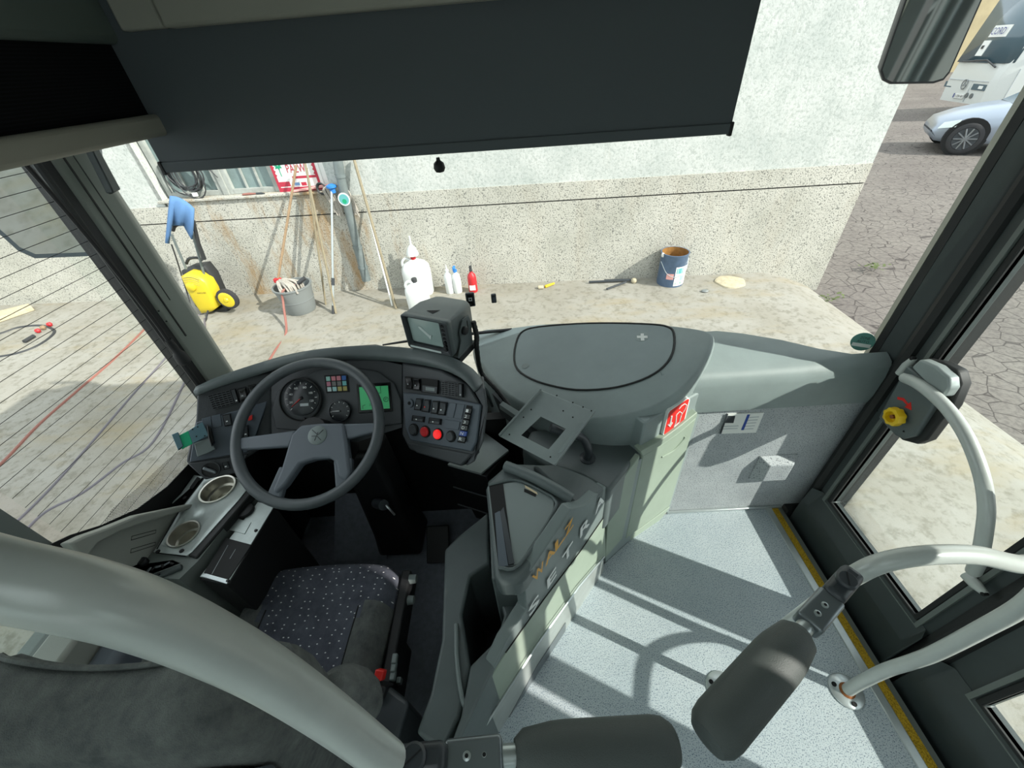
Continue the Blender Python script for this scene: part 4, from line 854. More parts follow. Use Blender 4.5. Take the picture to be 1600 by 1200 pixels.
# side of the console facing the driver
MB().prism([(-0.12, 1.16, 0.62), (0.12, 0.86, 0.52), (0.20, 0.80, 0.0), (0.0, 1.2, 0.0)], (0.06, 0.04, 0)).build('driver_side_panel', 'dash_black', con)
lb = thing('steel_cover_box', 'dark steel cover box between dash and console beside the pedals', 'box', (-0.10, 1.02, -0.1))
ct = trz([(757, 678), (795, 706), (752, 742), (700, 728), (715, 715)], 0.42)
MB().prism(ct, (0, 0, 0.01)).build('cover_plate', 'bracket_grey', lb)
MB().prism(trz([(757, 678), (795, 706), (760, 745), (700, 728)], 0.41), (0.05, 0.05, -0.44)).build('cover_body', 'black', lb, 0.004)
for i in range(2):
    zz = 0.28-0.12*i; a, b_ = at(700, 728, z=0.41), at(760, 745, z=0.41); MB().tube([Vector((a.x, a.y-0.002, zz)), Vector((b_.x, b_.y-0.002, zz))], 0.003, 6).build('cover_rib', 'dash_black', lb)
bp_ = thing('mounting_plate', 'grey metal mounting plate with square cut-out on a bent tube', 'bracket', at(918, 714, z=0.585))
PB = PL(at(860, 665, z=0.74), (-0.10, -0.42, 0.90))
o_ = [(846, 610), (930, 644), (868, 728), (781, 682)]; i_ = [(845, 651), (884, 670), (857, 702), (814, 680)]
def sub(q, k=3): return [tuple(q[i][j]+(q[(i+1) % 4][j]-q[i][j])*t/k for j in (0, 1)) for i in range(4) for t in range(k)]
MB().ring_prism(tr(sub(o_), PB), tr(sub(i_), PB), -PB[1]*0.003).build('plate', 'bracket_grey', bp_, 0.001)
for a, b_ in (((846, 610), (781, 682)), ((930, 644), (868, 728))):
    A0, A1 = onp(*a, *PB), onp(*b_, *PB); MB().prism([A0, A1, A1+PB[1]*0.016, A0+PB[1]*0.016], (A1-A0).normalized().cross(PB[1])*0.0025).build('flange', 'bracket_grey', bp_, 0.0005)
A0, A1 = onp(838, 612, *lift(PB, 0.016)), onp(800, 655, *lift(PB, 0.016)); MB().prism([A0, A1, A1+Vector((0.012, 0.004, 0.002)), A0+Vector((0.012, 0.004, 0.002))], -PB[1]*0.002).build('flange_tab', 'bracket_grey', bp_)
A0, A1 = onp(912, 660, *lift(PB, 0.016)), onp(878, 706, *lift(PB, 0.016)); MB().prism([A0, A1, A1-Vector((0.014, 0.004, 0)), A0-Vector((0.014, 0.004, 0))], -PB[1]*0.002).build('flange_tab', 'bracket_grey', bp_)
for p_ in ((870, 618), (895, 629), (911, 636), (924, 642), (895, 652), (880, 642), (796, 679), (860, 714), (830, 640), (818, 652)):
    c_ = onp(*p_, *lift(PB, 0.001)); MB().lathe([(0.0026, 0), (0.0026, 0.0006)], c_, PB[1], 8).build('hole', 'seam', bp_)
pth = smooth_path([at(918, 716, z=0.585), at(918, 716, z=0.585)+Vector((0, 0, 0.045)), at(909, 684, z=0.665), onp(880, 676, *lift(PB, -0.03)), onp(860, 668, *lift(PB, -0.01))], 6)
MB().tube(pth, 0.0135, 12).build('bent_tube', 'hinge_black', bp_)
MB().lathe([(0.026, 0.0), (0.026, 0.004), (0.016, 0.007), (0.016, 0.012)], at(918, 716, z=0.585), (0,0,1), 18).build('tube_flange', 'hinge_black', bp_)
MB().prism([onp(780, 632, *lift(PB, -0.02)), onp(786, 627, *lift(PB, -0.02)), onp(815, 645, *lift(PB, -0.02)), onp(808, 651, *lift(PB, -0.02))], (0, 0, -0.02)).build('side_strut', 'bracket_grey', bp_, 0.001)

# right part of the dash between console and door pillar
rdh = thing('dash_right_cover', 'smooth grey dash cover between console and door pillar', 'dash cover', (0.85, 1.1, 0.6))
crest = [(1120, 517), (1160, 521), (1220, 531), (1280, 545), (1342, 562)]
cre = [at(*p, z=0.80) for p in crest]
xs_ = [0.55]+[c.x for c in cre[1:]]; ring_list = []
for c in cre:
    yb = max(c.y, 1.03); x_ = c.x
    ring_list.append([Vector((x_, 1.06, 0.60)), Vector((x_, 0.985, 0.622)), Vector((x_, 0.978, 0.66)), Vector((x_, 0.978, 0.735)), Vector((x_, 0.985, 0.765)), Vector((x_, 1.005 if yb > 1.05 else 0.998, 0.785)), Vector((x_, max(1.02, yb-0.06), 0.797)), Vector((x_, yb, 0.80)), Vector((x_, yb+0.02, 0.78)), Vector((x_, yb+0.04, 0.60))])
first = [Vector((0.45, p.y, p.z)) for p in ring_list[0]]
last = [Vector((1.17, p.y, p.z)) for p in ring_list[-1]]
MB().loft([first]+ring_list+[last]).build('cover_shell', 'dash_grey', rdh, ang=50)
# instruction labels on the bulkhead
nt_ = thing('notice_label', 'small white notice label with blue column on the front bulkhead', 'label', at(1158, 662, y=0.995))
MB().prism(tryy([(1125, 678), (1137, 647), (1194, 645), (1181, 676)], 0.996), (0, 0.003, 0)).build('label_sheet', 'white', nt_)
MB().prism(tryy([(1158, 672), (1168, 648), (1172, 648), (1162, 672)], 0.995), (0, 0.001, 0)).build('blue_column', 'blue_btn', nt_)
MB().prism(tryy([(1133, 661), (1138, 650), (1149, 650), (1146, 661)], 0.995), (0, 0.001, 0)).build('dark_picture', 'hinge_black', nt_)
MB().prism(tryy([(1124, 678), (1136, 647), (1138, 647), (1127, 678)], 0.9945), (0, 0.001, 0)).build('dark_edge', 'hinge_black', nt_)
for i in range(5): MB().prism(tryy([(1171-2.2*i, 652+4.6*i), (1186-2.2*i, 651+4.6*i), (1186-2.2*i, 652+4.6*i), (1171-2.2*i, 653+4.6*i)], 0.995), (0, 0.001, 0)).build('text_line', 'grey_mark', nt_)
for i in range(2): MB().prism(tryy([(1131-1.5*i, 666+4*i), (1154-1.5*i, 665+4*i), (1154-1.5*i, 666+4*i), (1131-1.5*i, 667+4*i)], 0.995), (0, 0.001, 0)).build('text_line', 'grey_mark', nt_)

# ------------------------------------------------------------------ partition beside the driver with lettering
par = thing('driver_partition', 'dark grey driver partition with lettering, angled along the entry', 'partition', (0.02, 0.45, -0.1))
n12 = P12[1]
pan = [(947, 760), (946, 800), (937, 868), (900, 918), (840, 995), (768, 1098), (712, 1188), (680, 1240), (672, 1200), (718, 1158), (790, 1003), (822, 952), (819, 906), (893, 795), (915, 790)]
MB().prism(tr(pan, P12), -n12*0.03).build('entry_panel', 'console_mid', par, 0.004, 3)
MB().prism(tr([(945, 808), (947, 868), (905, 915), (840, 1004), (700, 1216), (690, 1190), (730, 1120), (790, 1022), (850, 938), (905, 866)], lift(P12, 0.003)), -n12*0.01).build('lower_panel', 'cabinet_green', par, 0.002)
MB().prism(tr([(944, 872), (944, 892), (735, 1212), (712, 1212), (840, 1010), (905, 918)], lift(P12, 0.012)), -n12*0.02).build('kick_skirt', 'alu_skirt', par, 0.003)
MB().tube(tr([(944, 870), (905, 916), (840, 1006), (708, 1212)], lift(P12, 0.014)), 0.004, 6).build('skirt_bead', 'alu', par)
MB().prism(tr([(884, 973), (884, 998), (800, 1148), (792, 1128), (840, 1040)], lift(P12, 0.0145)), -n12*0.002).build('speaker_grille', 'hinge', par)
MB().tube(tr([(945, 806), (905, 864), (850, 936), (790, 1020)], lift(P12, 0.003)), 0.0018, 5).build('seam_line', 'seam', par)
def letters(s_, p0, p1, hpx, mt_, shear=0.25, wk=0.62, nm='lettering', k=0.002):
    pl = lift(P12, k); a, b_ = onp(*p0, *pl), onp(*p1, *pl); dv = (b_-a); L = dv.length; ud = dv.normalized(); vd = n12.cross(ud)
    if vd.z < 0: vd = -vd
    for i, ch in enumerate(s_):
        c_ = a+dv*((i+0.0)/max(1, len(s_)-1)); text(nm, ch, c_-ud*hpx*wk*0.5-vd*hpx*0.5, ud*hpx*wk, vd*hpx, mt_, par, 0.0006, shear, 0.02)
letters('SETRA', (834, 946), (936, 788), 0.056, 'white_mark', 0.15, 0.95, k=0.004)
letters('WALZ', (842, 893), (889, 824), 0.046, 'orange_mark', 0.1, 1.0, k=0.004)
# low sloping wall on the driver side and the deep dark pocket between
MB().prism(trz([(820, 905), (893, 795), (945, 762), (905, 742), (850, 726), (795, 724), (762, 752), (768, 905)], 0.60), (0, 0, -0.62)).build('bin_body', 'console_dark', par, 0.006, 3)
tb = trz([(822, 902), (893, 790), (895, 784), (873, 768), (800, 728), (788, 727), (764, 751), (759, 762), (773, 900), (780, 912), (810, 912)], 0.68)
MB().prism(tb, (0, 0, -0.07)).build('bin_rim', 'console_dark', par, 0.012, 3)
rec = trz([(762, 760), (808, 752), (850, 770), (866, 782), (864, 800), (812, 880), (800, 884), (778, 886)], 0.683)
MB().prism(rec, (0, 0, -0.0015)).build('coin_tray', 'console_mid', par, 0.001)
sl_ = trz([(764, 758), (786, 756), (803, 882), (779, 886)], 0.685); MB().prism(sl_, (0, 0, -0.001)).build('tray_slot', 'seam', par)
bk_ = trz([(781, 800), (787, 792), (804, 880), (795, 882)], 0.687); MB().prism(bk_, (0, 0, -0.001)).build('tray_scale', 'hinge_black', par)
bk_ = trz([(773, 802), (781, 798), (794, 884), (779, 885)], 0.688); MB().prism(bk_, (0, 0, -0.001)).build('tray_divider', 'panel_blue_grey', par)
MB().tube(smooth_path(trz([(764, 758), (806, 750), (850, 769), (867, 781), (865, 800), (812, 882), (779, 887)], 0.685), 4), 0.0045, 6).build('tray_lip', 'console_dark', par)
MB().prism(trz([(820, 758), (839, 769), (840, 773), (821, 762)], 0.6845), (0, 0, -0.001)).build('maker_label', 'cream_label', par)
MB().prism(trz([(819, 763), (838, 772), (837, 776), (819, 768)], 0.6845), (0, 0, -0.001)).build('label_slot', 'seam', par)
ridge = smooth_path([at(*p, z=z_) for p, z_ in (((790, 728), 0.69), ((830, 744), 0.695), ((868, 764), 0.695), ((893, 780), 0.685))], 5)
MB().tube(ridge, 0.016, 10).build('rim_ridge', 'console_dark', par)
tp2 = trz([(832, 726), (870, 724), (920, 744), (946, 762), (912, 792), (896, 786), (872, 765)], 0.625)
MB().prism(tp2, (0, 0, -0.05)).build('rear_lid', 'console_dark', par, 0.010, 3)
dsw = trz([(762, 800), (715, 838), (695, 858), (690, 1000), (672, 1085), (650, 1145), (690, 1170), (718, 1120), (735, 1040), (722, 960), (735, 900), (765, 880)], 0.42)
MB().prism(dsw, (0, 0, -0.5)).build('driver_side_wing', 'console_dark', par, 0.008, 3)
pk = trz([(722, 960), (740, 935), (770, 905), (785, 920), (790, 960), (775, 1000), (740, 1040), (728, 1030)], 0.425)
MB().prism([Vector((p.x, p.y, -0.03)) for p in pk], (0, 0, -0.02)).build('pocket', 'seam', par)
MB().prism(trz([(770, 900), (822, 905), (822, 952), (790, 1003), (718, 1158), (690, 1200), (720, 1120), (735, 1040), (775, 1000), (788, 960)], 0.44), (0, 0, -0.5)).build('pocket_wall', 'console_dark', par, 0.006)
MB().tube(smooth_path([at(*p, z=0.43) for p in ((713, 975), (714, 1030), (721, 1085), (730, 1112))], 5), 0.006, 8).build('pocket_lip', 'console_mid', par)

# ------------------------------------------------------------------ left side console under the window
lc = thing('side_console', 'steel plate side console with two cup holders under the driver window', 'console', (-1.0, 0.68, -0.1))
Z6 = 0.60
pl_ = [(240, 862), (247, 852), (285, 790), (318, 748), (350, 742), (395, 752), (372, 782), (300, 862), (292, 868)]
cbody = MB().prism(trz([(205, 870), (240, 864), (288, 870), (303, 864), (392, 758), (400, 761), (310, 876), (280, 905), (210, 900)], Z6-0.01), (0, 0, -0.6)).build('console_body', 'pillar_grey', lc)
cplate = MB().prism(trz(pl_, Z6), (0, 0, -0.004)).build('steel_plate', 'steel_plate', lc)
MB().prism(trz([(262, 792), (318, 744), (303, 742), (283, 770)], Z6+0.002), (0, 0, -0.004)).build('steel_plate', 'steel_plate', lc, 0.002)
MB().tube(trz([(245, 858), (282, 795), (318, 748)], Z6+0.001), 0.0015, 5).build('plate_seam', 'seam', lc)
MB().prism(trz([(395, 754), (402, 760), (306, 872), (293, 868)], Z6-0.003), (0, 0, -0.03)).build('edge_trim', 'rubber', lc, 0.004)
for (cx_, cy_, rx_) in ((287, 834, 21), (340, 764, 24)):
    c_ = at(cx_, cy_, z=Z6+0.001); r_ = (at(cx_+rx_, cy_, z=Z6)-c_).length*0.95
    for o_ in (cbody, cplate):
        cut = MB().lathe([(r_, -0.065), (r_, 0.03)], c_, (0,0,1), 32).build('cutter', 'seam'); carve(o_, cut)
    cup = MB().lathe([(r_*1.10, 0.0), (r_*1.09, 0.003), (r_*0.99, 0.002), (r_*0.96, -0.004), (r_*0.95, -0.030), (r_*0.78, -0.032), (r_*0.76, -0.058), (r_*0.01, -0.060)], c_, (0,0,1), 32, False).build('cup_holder', 'steel_cup', lc)
for p_ in ((247, 862), (284, 861), (289, 778)): MB().lathe([(0.006, 0), (0.006, 0.002), (0.003, 0.003)], at(*p_, z=Z6), (0,0,1), 10).build('screw', 'seam', lc)
MB().prism(trz([(296, 762), (308, 745), (313, 747), (301, 764)], Z6+0.003), (0, 0, -0.002)).build('slot', 'seam', lc)
# tray and ledge left of it
lgx = -1.075
ledge = trx([(90, 850), (115, 838), (150, 826), (200, 806), (288, 788), (284, 796), (215, 816), (170, 832), (135, 850), (115, 875)], lgx)
MB().prism(ledge, (0.03, 0, 0)).build('window_ledge', 'pillar_face', lc, 0.005)
inner = trx([(120, 872), (140, 852), (172, 834), (215, 818), (284, 797), (262, 830), (240, 866), (205, 885), (170, 893)], lgx-0.01)
MB().prism(inner, (0.006, 0, 0)).build('inner_panel', 'pillar_face', lc)
MB().prism(trz([(188, 896), (205, 884), (270, 875), (282, 880), (230, 900), (214, 906)], 0.59), (0, 0, -0.03)).build('key_tray', 'seam', lc)
for i in range(9):
    c_ = at(212+7*i, 899-2.4*i+random.uniform(-2, 2), z=0.592); MB().box(c_, (0.014, 0.006, 0.003), Matrix.Rotation(random.uniform(0, 3), 3, 'Z')).build('coin', 'hinge' if i % 2 else 'black', lc, 0.001)
MB().lathe([(0.012, 0), (0.012, 0.012), (0.010, 0.016)], at(226, 880, z=0.592), (0,0,1), 12).build('tray_knob', 'black', lc)
MB().prism(trz([(215, 905), (283, 880), (282, 888), (222, 912)], 0.60), (0, 0, -0.03)).build('tray_edge', 'pillar_dark', lc, 0.004)
MB().ball(at(248, 897, z=0.605), 0.004, 6).build('screw', 'black', lc)
for a, b_ in (((206, 838), (244, 828)), ((205, 858), (243, 847))):
    P = trx([a, b_, (b_[0]-1, b_[1]+5), (a[0]-1, a[1]+6)], lgx-0.003); MB().tube(P, 0.0008, 4, closed=True).build('slot_mark', 'seam', lc)
# lower switch box right of the plate
lw_ = thing('switch_box', 'low black switch box with steel surround between seat and side console', 'control box', (-0.93, 0.66, -0.1))
MB().prism(trz([(310, 904), (402, 782), (430, 790), (356, 914)], 0.565), (0, 0, -0.4)).build('box_body', 'matt_black', lw_, 0.006, 3)
MB().prism(trz([(312, 901), (403, 784), (428, 791), (356, 911)], 0.5665), (0, 0, -0.003)).build('top_plate', 'steel_plate', lw_, 0.001)
MB().prism(trz([(318, 895), (352, 840), (393, 851), (357, 905)], 0.5685), (0, 0, -0.003)).build('switch_field', 'matt_black', lw_, 0.001)
MB().prism(trz([(314, 900), (322, 896), (357, 906), (354, 912)], 0.5695), (0, 0, -0.003)).build('field_edge', 'alu', lw_)
MB().prism(trz([(352, 826), (362, 808), (392, 816), (382, 834)], 0.5685), (0, 0, -0.002)).build('label_plate', 'steel_plate', lw_)
c_ = at(384, 799, z=0.567); MB().lathe([(0.026, 0), (0.024, 0.010), (0.016, 0.013)], c_, (0,0,1), 20).build('rotary_knob', 'black', lw_)
for a, b_ in (((331, 897), (356, 852)), ((359, 873), (368, 858))): MB().tube(trz([a, b_], 0.569), 0.0009, 4).build('print_line', 'grey_mark', lw_)
for p_ in ((352, 811), (400, 829), (356, 908)): MB().ball(at(*p_, z=0.567), 0.005, 8).build('screw', 'black', lw_)
# wall panels low on the left (seen below the big rail)
lwp = thing('side_wall_panel', 'padded grey side wall panel with a blue grey armrest left of the seat', 'wall panel', (-1.10, 0.3, -0.1))
MB().span((-1.14, -0.5, 0.40), (-1.06, 0.53, 0.64)).build('upper_band', 'pillar_face', lwp, 0.01, 3)
MB().span((-1.06, -0.5, 0.44), (-0.99, 0.44, 0.58)).build('armrest_pad', 'wheel_pad', lwp, 0.02, 3)
MB().span((-1.12, -0.5, -0.1), (-1.01, 0.53, 0.42)).build('lower_band', 'pillar_face', lwp, 0.01, 3)
# ------------------------------------------------------------------ driver seat
seat = thing('driver_seat', 'charcoal cloth driver seat with pale dash pattern and bolsters', 'seat', (-0.65, 0.4, -0.1))
SX0, SX1, SY0, SY1, SZ = -0.895, -0.425, 0.16, 0.655, 0.395
nu, nv = 30, 30
def sfun(u, v):                                         # u across 0..1, v back to front 0..1
    du = min(u, 1-u); dv = min(v, 1-v)
    e = (1-min(1, du/0.07))**2*0.05+(1-min(1, (1-v)/0.10))**2*0.05
    bol = max(0.0, 1-abs(du-0.10)/0.13)*0.035*min(1, max(0, (0.80-v)/0.25))
    narrow = 1.0-0.10*max(0, (v-0.88)/0.12)**2
    x = (SX0+SX1)/2+(u-0.5)*(SX1-SX0)*narrow*(0.94+0.06*v); y = SY0+(SY1-SY0)*v-0.02*(abs(u-0.5)*2)**3*(v > 0.5)
    dip = 0.012*math.sin(math.pi*u)*math.sin(math.pi*min(1, v*1.1))
    return Vector((x, y, SZ-e+bol-dip))
def is_bol(u, v): return (u < 0.20 or u > 0.80) and v < 0.72-0.10*(1 if 0.16 < min(u, 1-u) else 0)
grid = [[sfun(i/nu, j/nv) for j in range(nv+1)] for i in range(nu+1)]
def part(sel):
    mb = MB(); idx = {}
    for i in range(nu):
        for j in range(nv):
            if sel((i+0.5)/nu, (j+0.5)/nv):
                q = []
                for a, b_ in ((i, j), (i+1, j), (i+1, j+1), (i, j+1)):
                    if (a, b_) not in idx: idx[(a, b_)] = len(mb.v); mb.v.append(grid[a][b_])
                    q.append(idx[(a, b_)])
                mb.f.append(tuple(q))
    return mb
part(lambda u, v: not is_bol(u, v)).build('cushion', 'seat_dash', seat, ang=70)
part(lambda u, v: is_bol(u, v) and u < 0.5).build('bolster', 'seat_plain', seat, ang=70)
part(lambda u, v: is_bol(u, v) and u > 0.5).build('bolster', 'seat_plain', seat, ang=70)
rim = [grid[i][0] for i in range(nu)]+[grid[nu][j] for j in range(nv)]+[grid[i][nv] for i in range(nu, 0, -1)]+[grid[0][j] for j in range(nv, 0, -1)]
MB().loft([[Vector((p.x*1.0, p.y, p.z)) for p in rim], [Vector((p.x, p.y, 0.25)) for p in rim]], cap=False).build('cushion_side', 'seat_plain', seat, ang=60)
for s0 in (0.20, 0.80):
    MB().tube([sfun(s0, v/20)+Vector((0, 0, 0.001)) for v in range(0, 15)], 0.002, 5).build('piping', 'seam', seat)
MB().span((-0.86, 0.18, 0.05), (-0.46, 0.60, 0.26)).build('seat_base', 'black', seat, 0.02)
MB().loft([[(-0.65+a*0.17, 0.38+b_*0.16, z) for a, b_ in ((-1,-1), (1,-1), (1,1), (-1,1))] for z in (-0.1, 0.05)]).build('pedestal', 'black', seat, 0.01)
# backrest: rounded slab, its top edge with welt visible just below the camera
def bsec(x, k):                                           # cross-section ring (front to back) at height fraction k
    return None
bw = 30; prof = []
def btop(t):                                             # top edge height and plan along the width t -1..1
    return 0.93-0.16*max(0.0, abs(t)-0.50)**2*2.4-0.02*math.cos(3*t)
cols = []
for i in range(bw+1):
    t = -1+2*i/bw; x = -0.665+t*0.262; zt = btop(t); yf = 0.225-0.045*abs(t)**3*-1; yb = 0.105+0.02*t*t
    ring = [Vector((x, yf+0.01, 0.36)), Vector((x, yf+0.005, zt-0.10)), Vector((x, yf, zt-0.03)), Vector((x, yf-0.015, zt-0.006)), Vector((x, yf-0.03, zt)), Vector((x, yb+0.03, zt-0.004)), Vector((x, yb+0.008, zt-0.02)), Vector((x, yb-0.01, zt-0.08)), Vector((x, yb-0.02, zt-0.25)), Vector((x, yb+0.02, 0.36))]
    ring = [Vector((-0.665+(p.x+0.665)*(0.78+0.22*min(1, max(0, (p.z-0.36)/0.4))), p.y, p.z)) for p in ring]
    k = max(0, (abs(t)-0.9)/0.1); cy = (yf+yb)/2
    ring = [Vector((p.x, cy+(p.y-cy)*(1-0.6*k*k), p.z-0.02*k)) for p in ring]
    cols.append(ring)
MB().loft(cols).build('backrest', 'seat_plain', seat, ang=70)
MB().tube([c[3]+Vector((0, 0.004, 0.003)) for c in cols], 0.0045, 6).build('piping', 'seat_plain', seat)
MB().loft([[Vector((p.x, p.y-0.006, p.z)) for p in (c[7], c[8], c[9])]+[Vector((c[9].x, c[9].y-0.03, c[9].z)), Vector((c[8].x, c[8].y-0.03, c[8].z)), Vector((c[7].x, c[7].y-0.012, c[7].z-0.005))] for c in cols[1:-1]]).build('back_shell', 'hinge_black', seat, ang=60)
MB().ball((-0.80, 0.30, 0.62), 0.06, 16, (0.9, 0.5, 1.3)).build('side_wing', 'seat_plain', seat)
# right hip bolster and plastic side trim with controls and buckle
MB().ball(at(548, 1090, z=0.55), 0.075, 18, (0.85, 0.75, 1.5)).build('hip_wing', 'seat_plain', seat)
tr_ = trz([(566, 1090), (608, 1070), (640, 1095), (612, 1190), (560, 1190)], 0.40)
MB().prism(tr_, (0, 0, -0.25)).build('side_trim', 'hinge_black', seat, 0.012, 3)
MB().span((-0.425, 0.25, 0.27), (-0.395, 0.62, 0.36)).build('control_bar', 'black', seat, 0.006)
for p_, r_ in (((640, 905), 0.015), ((636, 938), 0.014)): MB().tube([at(*p_, x=-0.398), at(*p_, x=-0.398)+Vector((0.022, 0, 0))], [r_, r_*0.85], 14).build('adjust_knob', 'console_mid', seat)
for i in range(3): MB().box(at(617-1.5*i, 1030+13*i, x=-0.39), (0.014, 0.024, 0.018)).build('control_button', 'console_mid', seat, 0.003)
MB().box(at(624, 1064, x=-0.385), (0.012, 0.014, 0.022)).build('control_button', 'console_mid', seat, 0.002)
bk = at(594, 1065, z=0.42); Mb = Matrix.Rotation(0.35, 3, 'X') @ Matrix.Rotation(-0.2, 3, 'Z')
MB().box(bk-Vector((0, 0.01, 0.03)), (0.034, 0.028, 0.07), Mb).build('belt_buckle', 'black', seat, 0.005)
MB().box(bk+Vector((0.0, 0.012, 0.010)), (0.022, 0.022, 0.030), Mb).build('buckle_button', 'red', seat, 0.003)

# ------------------------------------------------------------------ grab rails and gate arms
gr = thing('grab_rail', 'thick silver grab rail crossing behind the driver seat', 'grab rail', (-0.5, 0.1, 1.3))
pth = [Vector((-1.10, 0.10, 1.50)), at(-330, 815, d=0.225), at(-130, 868, d=0.222), at(0, 902, d=0.225), at(120, 928, d=0.235), at(220, 957, d=0.255), at(320, 1000, d=0.29), at(420, 1054, d=0.335), at(520, 1122, d=0.395), at(608, 1190, d=0.46)]
sp = smooth_path(pth, 6); MB().tube(sp, 0.0205, 20).build('rail_tube', 'rail_silver', gr)
def gate(name, label, hinge, end, r_pad, tube_end, sgn):
    t_ = thing(name, label, 'gate arm', hinge, 'padded gate arms across the entry'); d_ = (end-hinge).normalized(); upv = Vector((0, 0, 1)); sd = d_.cross(upv).normalized()
    Mx = frame((0,0,0), d_, upv).to_3x3()
    MB().box(hinge+d_*-0.005, (0.075, 0.034, 0.046), Mx).build('hinge_block', 'hinge_black', t_, 0.010, 3)
    MB().box(hinge+d_*0.065, (0.075, 0.040, 0.032), Mx).build('hinge_fork', 'hinge', t_, 0.006, 3)
    MB().lathe([(0.016, 0.0), (0.016, 0.005), (0.013, 0.008), (0.003, 0.008)], hinge+Vector((0, 0, 0.022))+d_*-0.006, (0,0,1), 18).build('pivot_cap', 'hinge_black', t_)
    MB().box(hinge+Vector((0, 0, 0.0305))+d_*-0.006, (0.024, 0.0015, 0.001), Mx @ Matrix.Rotation(0.6, 3, 'Z')).build('pivot_slot', 'seam', t_)
    for k in (0.058, 0.080):
        s0 = MB().lathe([(0.0052, 0), (0.0052, 0.002), (0.0025, 0.003)], hinge+d_*k+Vector((0, 0, 0.016)), (0,0,1), 12).build('bolt', 'alu', t_)
        MB().lathe([(0.0024, 0.003), (0.0024, 0.0034)], hinge+d_*k+Vector((0, 0, 0.016)), (0,0,1), 8).build('bolt_hole', 'seam', s0)
    MB().tube([hinge+d_*0.09, hinge+d_*0.125], 0.0125, 12).build('arm_tube', 'alu', t_)
    L = (end-hinge).length; a = hinge+d_*0.118
    prof = [(0.017, 0.0), (r_pad*0.80, 0.012), (r_pad*0.97, 0.05), (r_pad, 0.07), (r_pad, L-0.118-0.03), (r_pad*0.93, L-0.118-0.014), (r_pad*0.72, L-0.118-0.003), (r_pad*0.35, L-0.118)]
    MB().lathe([(r, h_) for r, h_ in prof], a, d_, 24).build('padded_grip', 'foam', t_)
    return t_
hin2 = Vector((0.565, 0.345, 0.845))
h2 = at(1310, 920, z=0.86); e2 = at(1103, 1158, z=0.86)
gate('gate_arm', 'black padded gate arm hinged on the stanchion by the door', h2, e2, 0.0355, None, 1)
h1 = at(660, 1190, d=0.50); e1 = at(1054, 1163, d=0.545)
gate('gate_arm', 'black padded gate arm hinged on the rail behind the driver seat', h1, e1, 0.0335, None, -1)
# arched stanchion on the entry floor
st = thing('stanchion', 'arched silver handrail bolted to the entry floor beside the door', 'handrail', (0.75, 0.34, 0))
F1 = at(1322, 1080, z=0.0); F2 = at(1128, 1076, z=0.0)
YS = F1.y
pth = [F1, at(1345, 1066, x=F1.x+0.004), at(1385, 1047, x=0.955), at(1425, 1034, x=0.965), at(1462, 1020, x=0.975), at(1530, 985, x=0.985), at(1600, 945, x=0.99), Vector((0.985, YS+0.0, 0.78)), Vector((0.95, YS, 0.845)), at(1600, 882, y=YS), at(1530, 868, y=YS), at(1470, 866, y=YS), at(1410, 872, y=YS), at(1365, 884, y=YS), at(1330, 902, y=YS)]
sp = smooth_path(pth, 6); MB().tube(sp, 0.0165, 16).build('arched_tube', 'rail_silver', st)
MB().tube([F2, Vector((F2.x, F2.y, 0.4)), h2+Vector((0, 0, -0.02))], 0.0165, 14).build('post', 'rail_silver', st)
for f_ in (F1, F2):
    fo = MB().lathe([(0.048, 0), (0.048, 0.003), (0.044, 0.006), (0.018, 0.007)], f_, (0,0,1), 28).build('floor_flange', 'alu', st)
    MB().lathe([(0.019, 0.007), (0.022, 0.0075), (0.017, 0.012)], f_, (0,0,1), 18).build('rust_ring', 'rust', fo)
    for k in range(3):
        a_ = 2*math.pi*k/3+0.5; MB().lathe([(0.007, 0.006), (0.0065, 0.010), (0.003, 0.010)], f_+Vector((math.cos(a_)*0.034, math.sin(a_)*0.034, 0)), (0,0,1), 10).build('flange_bolt', 'seam', fo)
# ------------------------------------------------------------------ things along the facade
def gp(px, py): return at(px, py, z=GZ)
def bulge(pts, plane, back, front, k, k2=None):
    n_ = plane[1]; P = tr(pts, plane); c_ = sum(P, Vector())/len(P)
    sc = lambda q, kk, off: [c_+(p-c_)*kk+n_*off for p in q]
    return MB().loft([sc(P, 0.9, -back), sc(P, 1.0, -back*0.8), sc(P, 1.0, front*0.3), sc(P, k2 or (1+k)/2, front*0.75), sc(P, k, front)])
# poster leaning in the window recess
po = thing('poster', 'white poster with red border, green palm and red lettering on the wall', 'poster', wl(-2.35, 0.62, -0.05))
PO = PL(wl(-2.35, 0.6, -0.06), WN)
pw = [wl(-2.645, 0.60, -0.06), wl(-2.10, 0.60, -0.06), wl(-2.10, 1.25, -0.06), wl(-2.645, 1.25, -0.06)]
MB().prism(pw, -WN*0.02).build('board', 'white', po)
def pr(s0, s1, z0, z1, mt_, nm, o=0.0015): MB().prism([wl(s0, z0, -0.06+o), wl(s1, z0, -0.06+o), wl(s1, z1, -0.06+o), wl(s0, z1, -0.06+o)], -WN*0.001).build(nm, mt_, po)
pr(-2.645, -2.615, 0.60, 1.25, 'poster_red', 'red_border'); pr(-2.165, -2.135, 0.60, 1.25, 'poster_red', 'red_border')
pr(-2.615, -2.165, 0.60, 0.655, 'poster_red', 'red_border'); pr(-2.615, -2.49, 0.665, 0.715, 'poster_red', 'red_patch'); pr(-2.44, -2.165, 0.74, 0.765, 'poster_red', 'red_band')
pr(-2.44, -2.38, 0.67, 0.70, 'poster_blue', 'blue_patch'); pr(-2.36, -2.30, 0.665, 0.70, 'poster_red', 'red_patch')
